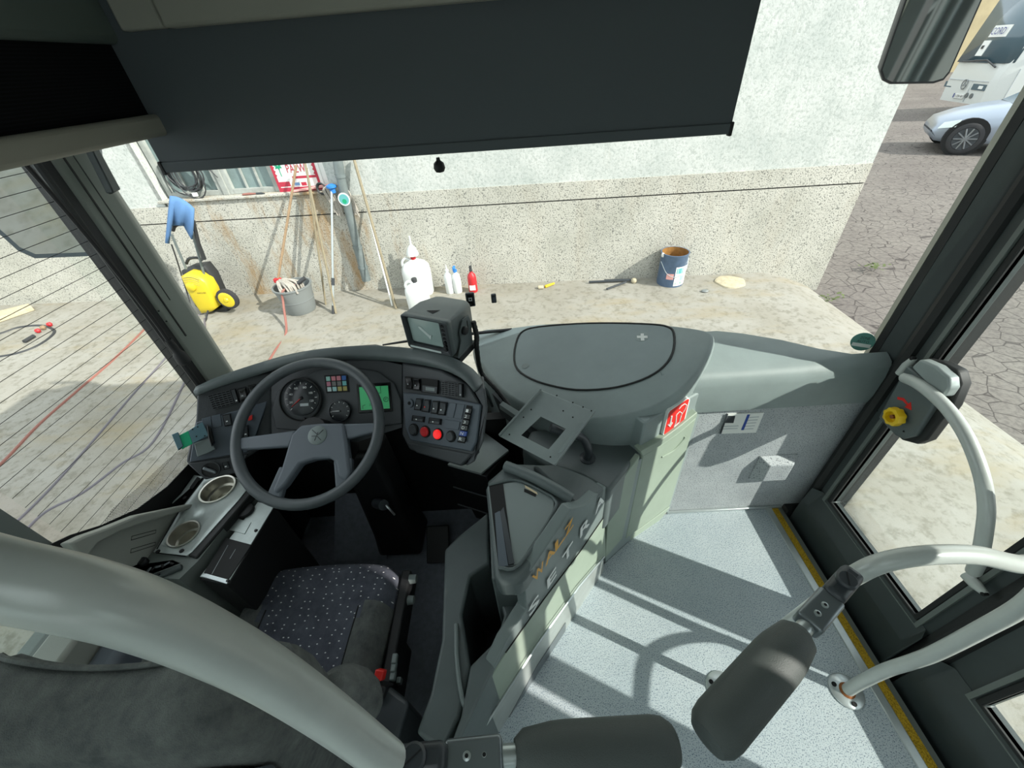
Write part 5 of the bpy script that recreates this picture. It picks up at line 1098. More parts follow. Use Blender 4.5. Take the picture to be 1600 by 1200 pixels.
for i in range(12):
    z = 0.77+0.04*i; MB().prism([wl(-2.615, z, -0.058), wl(-2.60, z+0.012, -0.058), wl(-2.615, z+0.024, -0.058)], -WN*0.001).prism([wl(-2.165, z, -0.058), wl(-2.18, z+0.012, -0.058), wl(-2.165, z+0.024, -0.058)], -WN*0.001).build('zigzag', 'poster_red', po)
text('lettering', 'PALW', wl(-2.47, 0.80, -0.0575), WD*0.22, Vector((0, 0, 0.085)), 'poster_red', po, 0.001)
text('script_line', 'Coolship Trade', wl(-2.48, 0.91, -0.0575), WD*0.20, Vector((0, 0, 0.025)), 'poster_blue', po, 0.001)
pc = wl(-2.555, 0.88, -0.0575)
for k in range(7):
    a_ = 2*math.pi*k/7+0.3; dr_ = WD*math.cos(a_)+Vector((0,0,1))*math.sin(a_); sd_ = WD*-math.sin(a_)+Vector((0,0,1))*math.cos(a_)
    MB().prism([pc-sd_*0.008, pc+dr_*0.028+sd_*0.012, pc+dr_*0.05, pc+dr_*0.028-sd_*0.012], WN*0.001).build('palm_leaf', 'poster_green', po)
pr(-2.56, -2.55, 0.77, 0.87, 'poster_green', 'palm_trunk')
MB().prism([wl(-2.10, 0.60, -0.07), wl(-1.98, 0.60, -0.07), wl(-1.98, 2.1, -0.07), wl(-2.10, 2.1, -0.07)], -WN*0.05).build('backing_board', 'white', po)
struct(MB().prism([wl(-4.05, 0.55, -0.19), wl(-1.9, 0.55, -0.19), wl(-1.9, 2.2, -0.19), wl(-4.05, 2.2, -0.19)], -WN*0.1).build('wall_recess', 'dirty_pane'), 'dark backing of the window recess')
# sill clutter
hk = thing('cable_coil', 'black cable coil hanging against the left window', 'cable', wl(-3.72, 0.66, -0.06))
for i in range(9):
    c_ = wl(-3.66+random.uniform(-0.06, 0.06), 0.90+random.uniform(-0.05, 0.06), -0.05+0.006*i); rx, rz = 0.17+random.uniform(-0.04, 0.03), 0.24+random.uniform(-0.05, 0.03)
    MB().tube([c_+WD*(rx*math.cos(t)*(1-0.2*math.sin(t)))+Vector((0,0,rz*math.sin(t))) for t in [2*math.pi*k/24 for k in range(24)]], 0.0075, 6, closed=True).build('loop', 'cable_black', hk)
MB().box(wl(-3.62, 0.655, 0.0), (0.05, 0.03, 0.04)).build('plug', 'white', hk, 0.004)
MB().tube(smooth_path([wl(-3.70, 1.2, -0.04), wl(-3.55, 1.05, -0.04), wl(-3.36, 0.90, -0.05), wl(-3.30, 0.80, -0.06)], 6), 0.006, 6).build('tail', 'cable_black', hk)
pli = thing('pliers', 'orange handled pliers lying on the window sill', 'pliers', wl(-2.95, 0.612, 0.0))
for o_ in (0.0, 0.022): MB().tube([wl(-3.06, 0.623, -0.02+o_), wl(-2.98, 0.625, -0.02+o_*0.7), wl(-2.90, 0.623, -0.012)], [0.010, 0.011, 0.006], 8).build('handle', 'hose_red', pli)
MB().tube([wl(-2.90, 0.623, -0.010), wl(-2.84, 0.622, -0.010), wl(-2.80, 0.62, -0.010)], [0.010, 0.012, 0.004], 8).build('jaw', 'hinge_black', pli)
bb = thing('tangled_cable', 'small tangled cable on the sill beside the poster', 'cable', wl(-2.10, 0.60, 0.02))
for i in range(5): MB().tube([wl(-2.10+0.05*math.cos(t), 0.63+0.055*math.sin(t)+0.004*i, 0.02+0.006*i) for t in [2*math.pi*k/16 for k in range(16)]], 0.008, 6, closed=True).build('loop', 'cable_black', bb)
pk_ = thing('sill_board', 'pink board lying along the sill in front of the poster', 'board', wl(-2.25, 0.6, 0.01))
MB().prism([wl(-2.47, 0.615, 0.02), wl(-2.02, 0.655, 0.02), wl(-2.02, 0.672, 0.02), wl(-2.47, 0.632, 0.02)], -WN*0.06).build('board', 'pink', pk_, 0.002)
# poles, mops and drain pipe
def pole(name, label, a, b_, r, mt_, cat='pole', grp='poles leaning on the facade'):
    t_ = thing(name, label, cat, b_, grp); MB().tube([a, a.lerp(b_, 0.5), b_], r, 8).build('shaft', mt_, t_); return t_
mp = thing('string_mop', 'string mop with brown wooden handle standing in the grey bucket', 'mop', gp(462, 484))
hb_ = gp(462, 480)+Vector((-0.14, 0.03, 0.30)); hb_ = onp(434, 438, gp(462, 486), WN)
MB().tube([onwall(463, 258, 0.03), hb_], 0.014, 8).build('handle', 'wood', mp)
MB().box(hb_, (0.08, 0.05, 0.05)).build('mop_clamp', 'red_plastic', mp, 0.008)
for i in range(30):
    a_ = random.uniform(-0.6, 1.2); L = random.uniform(0.06, 0.26); e_ = hb_+Vector((L*math.cos(a_*0.8), -0.04+random.uniform(-0.12, 0.08), -0.01-0.05*random.random()))
    MB().tube(smooth_path([hb_+Vector((0.02, 0, -0.02)), hb_.lerp(e_, 0.5)+Vector((0, 0, 0.02)), e_, e_+Vector((0.02, -0.01, -0.08))], 4), 0.013, 6).build('strand', 'mop', mp)
t2 = pole('wooden_pole', 'thin grey wooden pole leaning between the bucket and the blue mop', onwall(479, 262, 0.03), gp(509, 476), 0.012, 'wood_grey')
t3 = pole('wooden_pole', 'long greenish pole whose foot meets the blue mop handle', onwall(476, 252, 0.04), gp(525, 490), 0.013, 'wood_grey')
t4 = pole('wooden_pole', 'tall wooden pole leaning right of the drain pipe', onwall(552, 245, 0.03), gp(619, 482), 0.016, 'wood_grey')
t5 = pole('metal_strip', 'pale metal strip leaning beside the tall wooden pole', onwall(572, 320, 0.03), gp(613, 478), 0.009, 'white', 'strip')
bm = thing('blue_mop', 'upturned mop with blue head and silver handle against the wall', 'mop', gp(521, 490))
ht = onwall(518, 292, 0.09); MB().tube([ht, gp(521, 490)], 0.013, 10).build('handle', 'alu', bm)
MB().lathe([(0.03, -0.06), (0.03, -0.02), (0.055, -0.005), (0.055, 0.015), (0.02, 0.03)], ht, (0,0,1), 16).build('mop_head', 'blue_plastic', bm)
MB().tube([ht.lerp(gp(521, 490), 0.70), ht.lerp(gp(521, 490), 0.76)], 0.019, 10).build('joint', 'hinge_black', bm)
MB().tube([ht.lerp(gp(521, 490), 0.93), gp(521, 490)], 0.018, 10).build('end_grip', 'cable_black', bm)
for i in range(18):
    o_ = random.uniform(-0.12, 0.16); MB().tube(smooth_path([ht+Vector((o_*0.3, 0.03, 0.01)), ht+Vector((o_, 0.02, -0.03)), ht+Vector((o_+0.03, 0.03, -0.16)), ht+Vector((o_+0.05, 0.03, -0.24-0.1*random.random()))], 3), 0.009, 5).build('strand', 'mop', bm)
dp = thing('drain_pipe', 'zinc drain pipe with round sticker running down the facade', 'drain pipe', onwall(573, 438, 0.08))
d0, d1_, d2_, d3 = onwall(526, 240, 0.07), onwall(531, 272, 0.07), onwall(559, 388, 0.07), onwall(573, 438, 0.09)
MB().tube([Vector((d0.x-0.02, d0.y, 2.4)), d0, d1_], 0.052, 16).build('upper_pipe', 'zinc', dp)
MB().tube([d1_, d2_], 0.048, 16).build('pipe_run', 'zinc', dp)
MB().tube([d2_, d2_.lerp(d3, 0.6), d3], [0.05, 0.05, 0.054], 16, False).build('lower_pipe', 'zinc', dp)
for p0, p1 in ((d1_, d2_), (d2_, d1_)): MB().tube([p0, p0.lerp(p1, 0.04)], 0.056, 16).build('collar', 'zinc', dp)
mdd = (d3-d2_).normalized(); MB().tube([d2_.lerp(d3, 0.55), d2_.lerp(d3, 0.62)], 0.060, 14).build('clamp', 'zinc', dp)
MB().tube([d3-mdd*0.001, d3+mdd*0.002], 0.046, 14).build('mouth', 'seam', dp)
sc_c = d1_.lerp(d2_, 0.30)+WN*0.050; MB().lathe([(0.068, -0.004), (0.068, 0.001)], sc_c, WN, 20).build('sticker', 'white', dp)
MB().lathe([(0.055, 0.0), (0.055, 0.002)], sc_c, WN, 20).build('sticker_field', 'tile_t6', dp); MB().lathe([(0.025, 0.002), (0.025, 0.003)], sc_c+Vector((0.0, 0, -0.02)), WN, 12).build('sticker_dot', 'tape_green', dp)
# bucket with hose nozzle
bkt = thing('mop_bucket', 'grey plastic bucket with pouring lip on the apron', 'bucket', gp(472, 488))
bc = gp(473, 484); MB().lathe([(0.155, 0.0), (0.165, 0.02), (0.185, 0.16), (0.21, 0.31), (0.222, 0.315), (0.222, 0.33), (0.20, 0.33), (0.175, 0.16), (0.15, 0.03), (0.01, 0.03)], bc, (0,0,1), 28).build('bucket_wall', 'bucket_grey', bkt)
MB().tube([bc+Vector((0.187*math.cos(t), 0.187*math.sin(t), 0.16)) for t in [2*math.pi*k/28 for k in range(28)]], 0.004, 5, closed=True).build('bucket_rib', 'bucket_grey', bkt)
rh = thing('red_hose', 'faded red garden hose running from the bucket across the apron', 'hose', gp(445, 530))
nz = bc+Vector((0.10, -0.05, 0.36))
pth = smooth_path([nz, bc+Vector((-0.02, -0.18, 0.34)), bc+Vector((-0.05, -0.24, 0.2)), gp(447, 520), gp(430, 548), gp(405, 590)], 6); MB().tube(pth, 0.013, 8).build('hose_run', 'hose_red', rh)
MB().tube([bc+Vector((0.06, -0.08, 0.35)), nz, nz+Vector((0.10, 0.03, 0.05))], [0.017, 0.02, 0.024], 10).build('nozzle', 'cable_black', rh)
rh2 = thing('red_hose', 'red hose lying diagonally across the left of the apron', 'hose', gp(120, 610))
MB().tube(smooth_path([gp(-60, 770), gp(0, 727), gp(60, 665), gp(120, 612), gp(180, 560), gp(235, 505), gp(262, 470)], 6), 0.014, 8).build('hose_run', 'hose_red', rh2)
for nm, pts in (('upper grey cable lying across the left apron', [(10, 830), (43, 800), (90, 752), (145, 690), (205, 620), (265, 552), (300, 500), (318, 490)]), ('lower grey cable curving across the left apron', [(30, 840), (72, 800), (130, 770), (190, 725), (240, 690), (285, 605), (318, 530), (320, 498)])):
    c_ = thing('ground_cable', nm, 'cable', gp(*pts[3]), 'grey cables on the left apron'); MB().tube(smooth_path([gp(*p) for p in pts], 6), 0.011, 8).build('cable_run', 'hose_grey', c_)
bh = thing('black_hose', 'black hose loop with coloured couplings at the left edge', 'hose', gp(40, 530))
MB().tube(smooth_path([gp(-60, 540), gp(0, 522), gp(30, 512), gp(60, 509), gp(80, 513), gp(84, 522), gp(60, 540), gp(25, 553), gp(-30, 562)], 6), 0.016, 8).build('hose_run', 'cable_black', bh)
for p_, mt_ in (((80, 510), 'red_plastic'), ((70, 515), 'wood'), ((62, 520), 'red_plastic')): MB().ball(gp(*p_)+Vector((0, 0, 0.03)), 0.03, 8).build('coupling', mt_, bh)
MB().tube([gp(55, 527)+Vector((0, 0, 0.02)), gp(40, 536)+Vector((0, 0, 0.02))], 0.022, 8).build('lance', 'cable_black', bh)
kp = thing('timber_plank', 'weathered plank lying against the wall foot at far left', 'plank', gp(25, 490))
MB().prism([gp(-60, 508), gp(-60, 525), gp(55, 485), gp(50, 480)], (0, 0, 0.06)).build('plank', 'stone', kp, 0.008)
# tap on the wall
tp = thing('wall_tap', 'old metal tap with hose stub on the wall behind the washer', 'tap', onwall(248, 425, 0.05))
MB().tube([onwall(250, 418, 0.0), onwall(250, 418, 0.08)], 0.02, 8).build('tap_pipe', 'zinc', tp); MB().tube([onwall(250, 418, 0.08), onwall(248, 432, 0.10)], [0.022, 0.016], 8).build('spout', 'zinc', tp)
MB().box(onwall(250, 414, 0.07), (0.08, 0.02, 0.015)).build('tap_handle', 'zinc', tp, 0.004); MB().tube([onwall(248, 432, 0.1), onwall(258, 445, 0.1), onwall(270, 462, 0.08)], 0.014, 8).build('hose_stub', 'hose_red', tp)
# pressure washer
wz = thing('pressure_washer', 'yellow and black pressure washer with wheels standing by the wall', 'pressure washer', gp(328, 490))
WPn = PL(gp(325, 488)+Vector((0, 0, 0)), WN)
WB = (WPn[0]-WN*0.10, WN); WFt = (WPn[0]+WN*0.0, WN)
bulge([(285, 422), (300, 415), (322, 412), (335, 428), (350, 462), (352, 484), (330, 492), (308, 478)], WB, 0.10, 0.05, 0.9).build('rear_housing', 'washer_black', wz, ang=50)
bulge([(284, 431), (292, 427), (306, 429), (322, 440), (331, 456), (340, 480), (332, 486), (316, 489), (304, 472), (292, 450)], (WPn[0]+WN*0.07, WN), 0.16, 0.035, 0.72, 0.9).build('front_shell', 'washer_yellow', wz, ang=60)
Wk = (WPn[0]+WN*0.107, WN)
for i in range(4): MB().tube(smooth_path(tr([(286+1.0*i, 434+3.5*i), (298+1.5*i, 433+3.5*i), (311+0.5*i, 437+3.2*i)], (WPn[0]+WN*0.103, WN)), 4), 0.004, 5).build('vent_slot', 'tile_t9', wz)
MB().lathe([(0.055, 0), (0.05, 0.02), (0.03, 0.03)], onp(299, 448, *(WPn[0]+WN*0.103, WN)), WN, 18).build('dial', 'washer_yellow', wz)
text('brand_line', 'KARCHER', onp(309, 459, *Wk), WD*0.11, Vector((0, 0, 0.016)), 'washer_black', wz, 0.002)
MB().prism(tr([(312, 489), (330, 486), (352, 478), (358, 490), (345, 496), (318, 498)], WFt), -WN*0.22).build('foot', 'washer_black', wz, 0.02)
for off in (0.06, -0.26):
    c_ = onp(356, 467, WPn[0]+WN*off, WN); wl_o = MB().lathe([(0.10, -0.03), (0.125, -0.02), (0.125, 0.02), (0.10, 0.03)], c_, WN, 24).build('wheel', 'tyre', wz)
    MB().lathe([(0.095, 0.03), (0.085, 0.036), (0.03, 0.03), (0.02, 0.045)], c_, WN, 20).build('wheel_hub', 'washer_yellow', wl_o)
for (a, b_) in (((268, 366), (291, 420)), ((300, 362), (325, 450))): MB().tube(tr([a, b_], (WPn[0]-WN*0.02, WN)), 0.013, 8).build('handle_tube', 'zinc', wz)
MB().tube(smooth_path(tr([(270, 360), (274, 352), (286, 350), (297, 353), (300, 360)], (WPn[0]-WN*0.02, WN)), 4), 0.02, 8).build('handle_bar', 'washer_black', wz)
MB().tube(tr([(302, 345), (310, 380), (319, 405)], (WPn[0]+WN*0.03, WN)), [0.018, 0.02, 0.024], 8).build('spray_lance', 'washer_black', wz)
MB().tube(smooth_path(tr([(291, 412), (296, 404), (310, 403), (316, 408)], (WPn[0]-WN*0.05, WN)), 4), 0.016, 8).build('carry_grip', 'washer_black', wz)
MB().tube(smooth_path([onp(268, 382, *WPn), onp(276, 405, *WPn), onp(283, 428, *WPn), onp(296, 470, WPn[0]+WN*0.12, WN), gp(303, 505), gp(300, 525)], 6), 0.008, 6).build('hose', 'washer_black', wz)
MB().tube(smooth_path([onp(325, 485, WPn[0]+WN*0.12, WN), gp(322, 500), gp(318, 520), gp(316, 532)], 6), 0.010, 6).build('hose', 'washer_black', wz)
tw = thing('towel', 'light blue towel draped over the pressure washer handle', 'towel', onp(285, 350, *WPn))
tpts = [(266, 306), (280, 307), (296, 315), (304, 326), (302, 345), (298, 362), (292, 352), (284, 350), (272, 352), (269, 372), (266, 380), (259, 368), (258, 340), (261, 318)]
rings = []
P = tr(tpts, (WPn[0]+WN*0.04, WN)); c_ = sum(P, Vector())/len(P)
cols_ = []
for i in range(15):
    u = i/14; tpx = (266+38*u, 306+20*u*u); bpx = ((259+7*min(1, u*3)) if u < 0.3 else 270+30*(u-0.3)/0.7, 380 if u < 0.22 else (352 if u < 0.7 else 352+22*(u-0.7)/0.3))
    o1 = 0.03*math.sin(u*14); cols_.append([onp(tpx[0]+(bpx[0]-tpx[0])*v/6, tpx[1]+(bpx[1]-tpx[1])*v/6, WPn[0]+WN*(0.03+0.04*math.sin(math.pi*v/6)+o1*v/6), WN) for v in range(7)])
MB().loft(cols_, cap=False, closed=False).build('cloth_fall', 'towel', tw, ang=80, sol=0.015)
# jugs and bottles
def jug(name, label, px, py, w_, d_, h_, capm, handle=True):
    b0 = gp(px, py); t_ = thing(name, label, 'jug', b0, 'white plastic jugs by the wall'); rings = []
    for z, k in ((0, 0.94), (0.02, 1.0), (h_*0.62, 1.0), (h_*0.76, 0.94), (h_*0.86, 0.72), (h_*0.93, 0.36), (h_*0.96, 0.2)):
        rings.append([b0+Vector((math.copysign(abs(math.cos(a_))**0.55, math.cos(a_))*w_*k, math.copysign(abs(math.sin(a_))**0.55, math.sin(a_))*d_*k, z)) for a_ in [2*math.pi*i/20 for i in range(20)]])
    MB().loft(rings).build('body', 'jug', t_, ang=60)
    MB().lathe([(0.032, h_*0.95), (0.032, h_*0.95+0.04), (0.026, h_*0.95+0.045)], b0, (0,0,1), 14).build('cap', capm, t_)
    MB().tube(smooth_path([b0+Vector((-w_*0.15, -d_*0.2, h_*0.93)), b0+Vector((-w_*0.5, -d_*0.2, h_*1.0)), b0+Vector((-w_*0.82, -d_*0.2, h_*0.9)), b0+Vector((-w_*0.8, -d_*0.2, h_*0.7))], 4), 0.016, 8).build('handle', 'jug', t_); return t_
jug('plastic_jug', 'tall white jug with red cap behind the smaller jug', 658, 457, 0.17, 0.12, 0.46, 'red_plastic')
jug('plastic_jug', 'small white jug with dark cap in front of the tall jug', 657, 480, 0.13, 0.10, 0.34, 'cable_black')
fn = thing('funnel', 'white funnel upturned on the tall jug', 'funnel', gp(658, 457)+Vector((0, 0, 0.48)))
MB().lathe([(0.075, 0.0), (0.07, 0.03), (0.045, 0.09), (0.014, 0.12), (0.010, 0.22)], gp(658, 457)+Vector((0.0, 0, 0.49)), (0.05, 0, 1), 18).build('cone', 'jug', fn)
def bottle(name, label, px, py, h_, r_, mt_, capm, kind):
    b0 = gp(px, py); t_ = thing(name, label, 'bottle', b0, 'cleaning bottles on the apron')
    MB().lathe([(r_*0.95, 0), (r_, 0.01), (r_, h_*0.55), (r_*0.85, h_*0.66), (r_*0.35, h_*0.76), (r_*0.35, h_*0.80)], b0, (0,0,1), 16).build('body', mt_, t_)
    if kind == 'nozzle': MB().lathe([(r_*0.45, h_*0.78), (r_*0.42, h_*0.84), (r_*0.2, h_*0.86), (r_*0.1, h_)], b0, (0,0,1), 12).build('nozzle', capm, t_)
    if kind == 'trigger':
        MB().lathe([(r_*0.45, h_*0.78), (r_*0.45, h_*0.86)], b0, (0,0,1), 12).build('collar', capm, t_); MB().box(b0+Vector((-r_*0.1, -0.01, h_*0.93)), (0.03, 0.07, 0.035)).build('spray_head', capm, t_, 0.006); MB().box(b0+Vector((0, -0.04, h_*0.86)), (0.012, 0.01, 0.05)).build('trigger', capm, t_, 0.003)
    if kind == 'neck': MB().lathe([(r_*0.35, h_*0.75), (r_*0.35, h_*0.86), (r_*0.30, h_*0.87), (r_*0.30, h_)], b0, (0,0,1), 12).build('cap', capm, t_)
    return t_
bottle('spray_bottle', 'white bottle with blue collar and pointed nozzle beside the jugs', 704, 457, 0.36, 0.052, 'jug', 'jug', 'nozzle')
o_ = gp(704, 457)
bottle('spray_bottle', 'white spray bottle with blue trigger head beside the red bottle', 716, 456, 0.34, 0.055, 'jug', 'blue_plastic', 'trigger')
rbt = bottle('red_bottle', 'red oil bottle with dark cap standing by the wall', 740, 455, 0.33, 0.055, 'red_plastic', 'cable_black', 'neck')
MB().box(gp(740, 455)+Vector((0, -0.052, 0.07)), (0.07, 0.012, 0.06)).build('bottle_label', 'white', rbt)
# paint tin
tn = thing('paint_tin', 'open blue paint tin with white label and wire handle by the wall', 'tin', gp(1046, 444))
tc_ = gp(1046, 441); tc_ = Vector((tc_.x, tc_.y, GZ))
MB().lathe([(0.15, 0), (0.152, 0.01), (0.150, 0.36), (0.158, 0.372), (0.158, 0.38), (0.146, 0.38)], tc_, (0,0,1), 30, False).build('tin_wall', 'tin_blue', tn)
MB().lathe([(0.146, 0.38), (0.143, 0.05), (0.005, 0.05)], tc_, (0,0,1), 30, False).build('tin_inside', 'tin_inside', tn)
lab = MB(); r0 = 0.1525; an = [math.radians(-95+10*i) for i in range(9)]
lab.loft([[tc_+Vector((r0*math.cos(a_), r0*math.sin(a_), z)) for a_ in an] for z in (0.02, 0.25)], cap=False, closed=False).build('label', 'white', tn)
def lpatch(a0, a1, z0, z1, mt_, nm):
    MB().loft([[tc_+Vector((0.1535*math.cos(math.radians(a_)), 0.1535*math.sin(math.radians(a_)), z)) for a_ in (a0, (a0+a1)/2, a1)] for z in (z0, z1)], cap=False, closed=False).build(nm, mt_, tn)
lpatch(-90, -60, 0.17, 0.235, 'tile_t6', 'label_logo'); lpatch(-88, -40, 0.04, 0.065, 'tape_green', 'label_grass'); lpatch(-70, -50, 0.08, 0.14, 'tile_t8', 'label_picture'); lpatch(-130, -100, 0.10, 0.17, 'pink', 'label_fade')
MB().tube(smooth_path([tc_+Vector((-0.155, -0.02, 0.28)), tc_+Vector((-0.10, -0.13, 0.17)), tc_+Vector((0.0, -0.17, 0.14)), tc_+Vector((0.10, -0.14, 0.20)), tc_+Vector((0.158, -0.02, 0.30))], 5), 0.004, 6).build('wire_handle', 'alu', tn)
MB().ball(tc_+Vector((-0.15, -0.03, 0.36)), 0.03, 8, (0.6, 0.8, 1)).build('paint_drip', 'white', tn)
# floor squeegee, brush, patch, stone, weeds
sq = thing('squeegee', 'dark floor squeegee lying at the wall foot near the tin', 'squeegee', gp(955, 443))
MB().tube([gp(920, 443)+Vector((0, 0, 0.02)), gp(985, 441)+Vector((0, 0, 0.03))], 0.014, 8).build('shaft', 'hinge_black', sq); MB().tube([gp(948, 454)+Vector((0, 0, 0.02)), gp(978, 444)+Vector((0, 0, 0.03))], 0.012, 8).build('blade', 'hinge_black', sq); MB().tube([gp(944, 440)+Vector((0, 0, 0.02)), gp(984, 439)+Vector((0, 0, 0.02))], 0.010, 8).build('blade', 'hinge_black', sq)
MB().ball(gp(990, 442)+Vector((0, 0, 0.03)), 0.035, 10).build('head', 'stone', sq)
yb = thing('hand_brush', 'small yellow handled brush lying on the apron', 'brush', gp(852, 450))
MB().tube([gp(852, 450)+Vector((0, 0, 0.02)), gp(866, 445)+Vector((0, 0, 0.02))], [0.018, 0.012], 8).build('handle', 'yellow_knob', yb); MB().box(gp(845, 451)+Vector((0, 0, 0.02)), (0.07, 0.05, 0.03)).build('bristles', 'stone', yb, 0.008)
pt = thing('apron_patch', 'round rough mortar patch set in the apron near the tin', 'patch', gp(1141, 441))
c_ = gp(1141, 441); MB().loft([[c_+Vector((r_*math.cos(t)*(1+0.06*math.sin(5*t)), r_*0.95*math.sin(t)*(1+0.06*math.cos(3*t)), z)) for t in [2*math.pi*k/24 for k in range(24)]] for r_, z in ((0.17, 0.0), (0.165, 0.012), (0.14, 0.018), (0.02, 0.02))]).build('mortar', 'stone', pt)
sn = thing('stone_chip', 'small grey stone chip lying in front of the tin', 'stone', gp(1101, 456)); MB().ball(gp(1101, 456)+Vector((0, 0, 0.012)), 0.04, 8, (1.1, 0.8, 0.4)).build('chip', 'bucket_grey', sn)
def weedp(name, label, px, py, z, n_, R_):
    c_ = at(px, py, z=z); t_ = thing(name, label, 'weed', c_, 'weeds at the apron edge')
    for i in range(n_):
        a_ = random.uniform(0, 6.28); r_ = random.uniform(0.3, 1)*R_; o_ = c_+Vector((random.uniform(-R_, R_)*0.8, random.uniform(-R_, R_)*0.5, 0)); d_ = Vector((math.cos(a_), math.sin(a_)*0.6, 0.25))*r_*0.5; s_ = Vector((-math.sin(a_), math.cos(a_), 0))*0.02
        MB().add([o_, o_+d_*0.5+s_, o_+d_, o_+d_*0.5-s_], [(0,1,2,3)]).build('leaf', 'weed', t_)
weedp('weed', 'low green weed growing in the asphalt', 1372, 417, -0.80, 26, 0.22)
weedp('weed', 'dry weed tuft at the corner of the facade', 1303, 465, -0.78, 26, 0.16)
# devices stuck to the windscreen
for (px, py, w_, h_, lab_, nm) in ((735, 468, 0.034, 0.056, 'black toll box with small grey display stuck to the windscreen', 'toll_box'), (771.5, 466, 0.020, 0.036, 'small dark sensor strip stuck low on the windscreen', 'windscreen_sensor')):
    p_ = at(px, py, y=1.38)
    for _ in range(4): p_ = at(px, py, y=wsy(p_.x, p_.z)-0.008)
    t_ = thing(nm, lab_, 'device', p_); Mx = frame(p_, (1, -0.0, 0), (0.1, -1, 0.05))
    MB().box((0, 0, 0), (w_, h_, 0.014)).xf(Mx).build('case', 'hinge_black', t_, 0.004, 3)
    if w_ > 0.03:
        MB().box((0, -0.0, 0.0075), (w_*0.62, h_*0.8, 0.001)).xf(Mx).build('face', 'gloss_black', t_); MB().box((0, 0.004, 0.0085), (w_*0.4, h_*0.25, 0.001)).xf(Mx).build('display', 'grey_mark', t_); MB().box((0, 0.004, 0.0092), (w_*0.2, h_*0.1, 0.001)).xf(Mx).build('display_mark', 'black', t_)
    else: MB().box((0.002, -0.004, 0.0075), (w_*0.5, h_*0.6, 0.001)).xf(Mx).build('face', 'panel_blue_grey', t_)
# emission sticker low right on the windscreen
p_ = at(1348, 534, y=1.1)
for _ in range(5): p_ = at(1348, 534, y=wsy(p_.x, p_.z)-0.004)
es = thing('round_sticker', 'round teal sticker low on the windscreen beside the door pillar', 'sticker', p_); Mx = frame(p_, (1, -0.5, 0), (-0.45, -0.9, 0.1))
MB().lathe([(0.032, -0.001), (0.032, 0.001)], (0, 0, 0), (0,0,1), 28).xf(Mx).build('disc', 'teal_sticker', es)
MB().box((0.0, -0.012, 0.0015), (0.050, 0.012, 0.0005)).xf(Mx).build('white_bar', 'white', es); R3 = Mx.to_3x3()
text('lettering', 'ZONE', Mx @ Vector((-0.012, 0.010, 0.0015)), R3 @ Vector((0.026, 0, 0)), R3 @ Vector((0, 0.009, 0)), 'pillar_dark', es, 0.0005); text('lettering', 'AUTO', Mx @ Vector((-0.016, -0.003, 0.0015)), R3 @ Vector((0.032, 0, 0)), R3 @ Vector((0, 0.009, 0)), 'pillar_dark', es, 0.0005)
# wiper resting along the foot of the windscreen
wp = thing('windscreen_wiper', 'black windscreen wiper arm lying along the foot of the windscreen', 'wiper', at(660, 533, y=1.46))
MB().tube([at(598, 539, y=1.47), at(630, 534, y=1.47), at(680, 527, y=1.47), at(800, 515, y=1.47)], [0.004, 0.006, 0.007, 0.008], 6).build('wiper_arm', 'black', wp)
# ------------------------------------------------------------------ outside mirrors
def mirror(name, label, out, plane, th, inset, mt_, arm):
    t_ = thing(name, label, 'mirror', onp(*out[0], *plane)); P = tr(out, plane); c_ = sum(P, Vector())/len(P); n_ = plane[1]
    MB().loft([[c_+(p-c_)*k-n_*o_ for p in P] for k, o_ in ((0.985, -0.004), (1.0, 0.004), (0.98, th*0.6), (0.8, th))]).build('shell', mt_, t_, ang=50)
    G = [c_+(p-c_)*inset+n_*0.0055 for p in P]; MB().prism(G, -n_*0.001).build('mirror_glass', 'mirror', t_)
    MB().tube(smooth_path(arm, 5), 0.018, 10).build('mirror_arm', 'mirror_black', t_); return t_
pm = PL(at(1430, 60, y=1.75), (-0.40, -0.89, -0.15))
mirror('outside_mirror', 'dark framed right outside mirror hanging beyond the windscreen', [(1374, 112), (1378, 126), (1390, 132), (1458, 131), (1474, 126), (1484, 114), (1548, -30), (1590, -140), (1470, -140), (1420, -20)], pm, 0.10, 0.94, 'mirror_black', [onp(1530, -130, *pm)+Vector((0, 0.05, 0)), onp(1560, -220, *pm), Vector((1.15, 1.35, 2.25))])
pm2 = PL(at(60, 320, y=1.62), (0.30, -0.91, -0.28))
mirror('outside_mirror', 'large grey left outside mirror seen through the driver window', [(-60, 290), (-20, 350), (6, 372), (28, 392), (55, 404), (152, 400), (168, 388), (166, 330), (150, 200), (90, 120), (-60, 120)], pm2, 0.10, 0.90, 'mirror_shell', [onp(60, 130, *pm2)+Vector((0, 0.05, 0)), onp(80, 60, *pm2), Vector((-1.15, 1.35, 2.2))])
# ------------------------------------------------------------------ parked white bus
Bz = -0.90
Ba, Bb = at(1452, 152, z=-0.5), at(1537, 165, z=-0.5)
fx = (Bb-Ba); fx.z = 0; fx.normalize(); bl_ = Vector((-fx.y, fx.x, 0)); bl_ = bl_ if bl_.x > 0 else -bl_
Bo = Bb-fx*2.62+Vector((0, 0, 0)); Bo.z = Bz
def bp3(u, l, z): return Bo+fx*u+bl_*l+Vector((0, 0, z))
pbus = thing('parked_bus', 'white coach parked across the yard behind the silver car', 'bus', Bo)
W_ = 2.62
prf = [(0.38, 0.0), (1.0, -0.03), (1.42, 0.02), (1.6, 0.10), (3.0, 0.32), (3.25, 0.55), (3.35, 0.9)]
def brow(l_, z): return [bp3(0.25, l_+0.0, z), bp3(0.08, l_+0.10, z), bp3(0.0, l_+0.45, z), bp3(0.0, 10.5, z), bp3(W_, 10.5, z), bp3(W_, l_+0.45, z), bp3(W_-0.08, l_+0.10, z), bp3(W_-0.25, l_+0.0, z)]
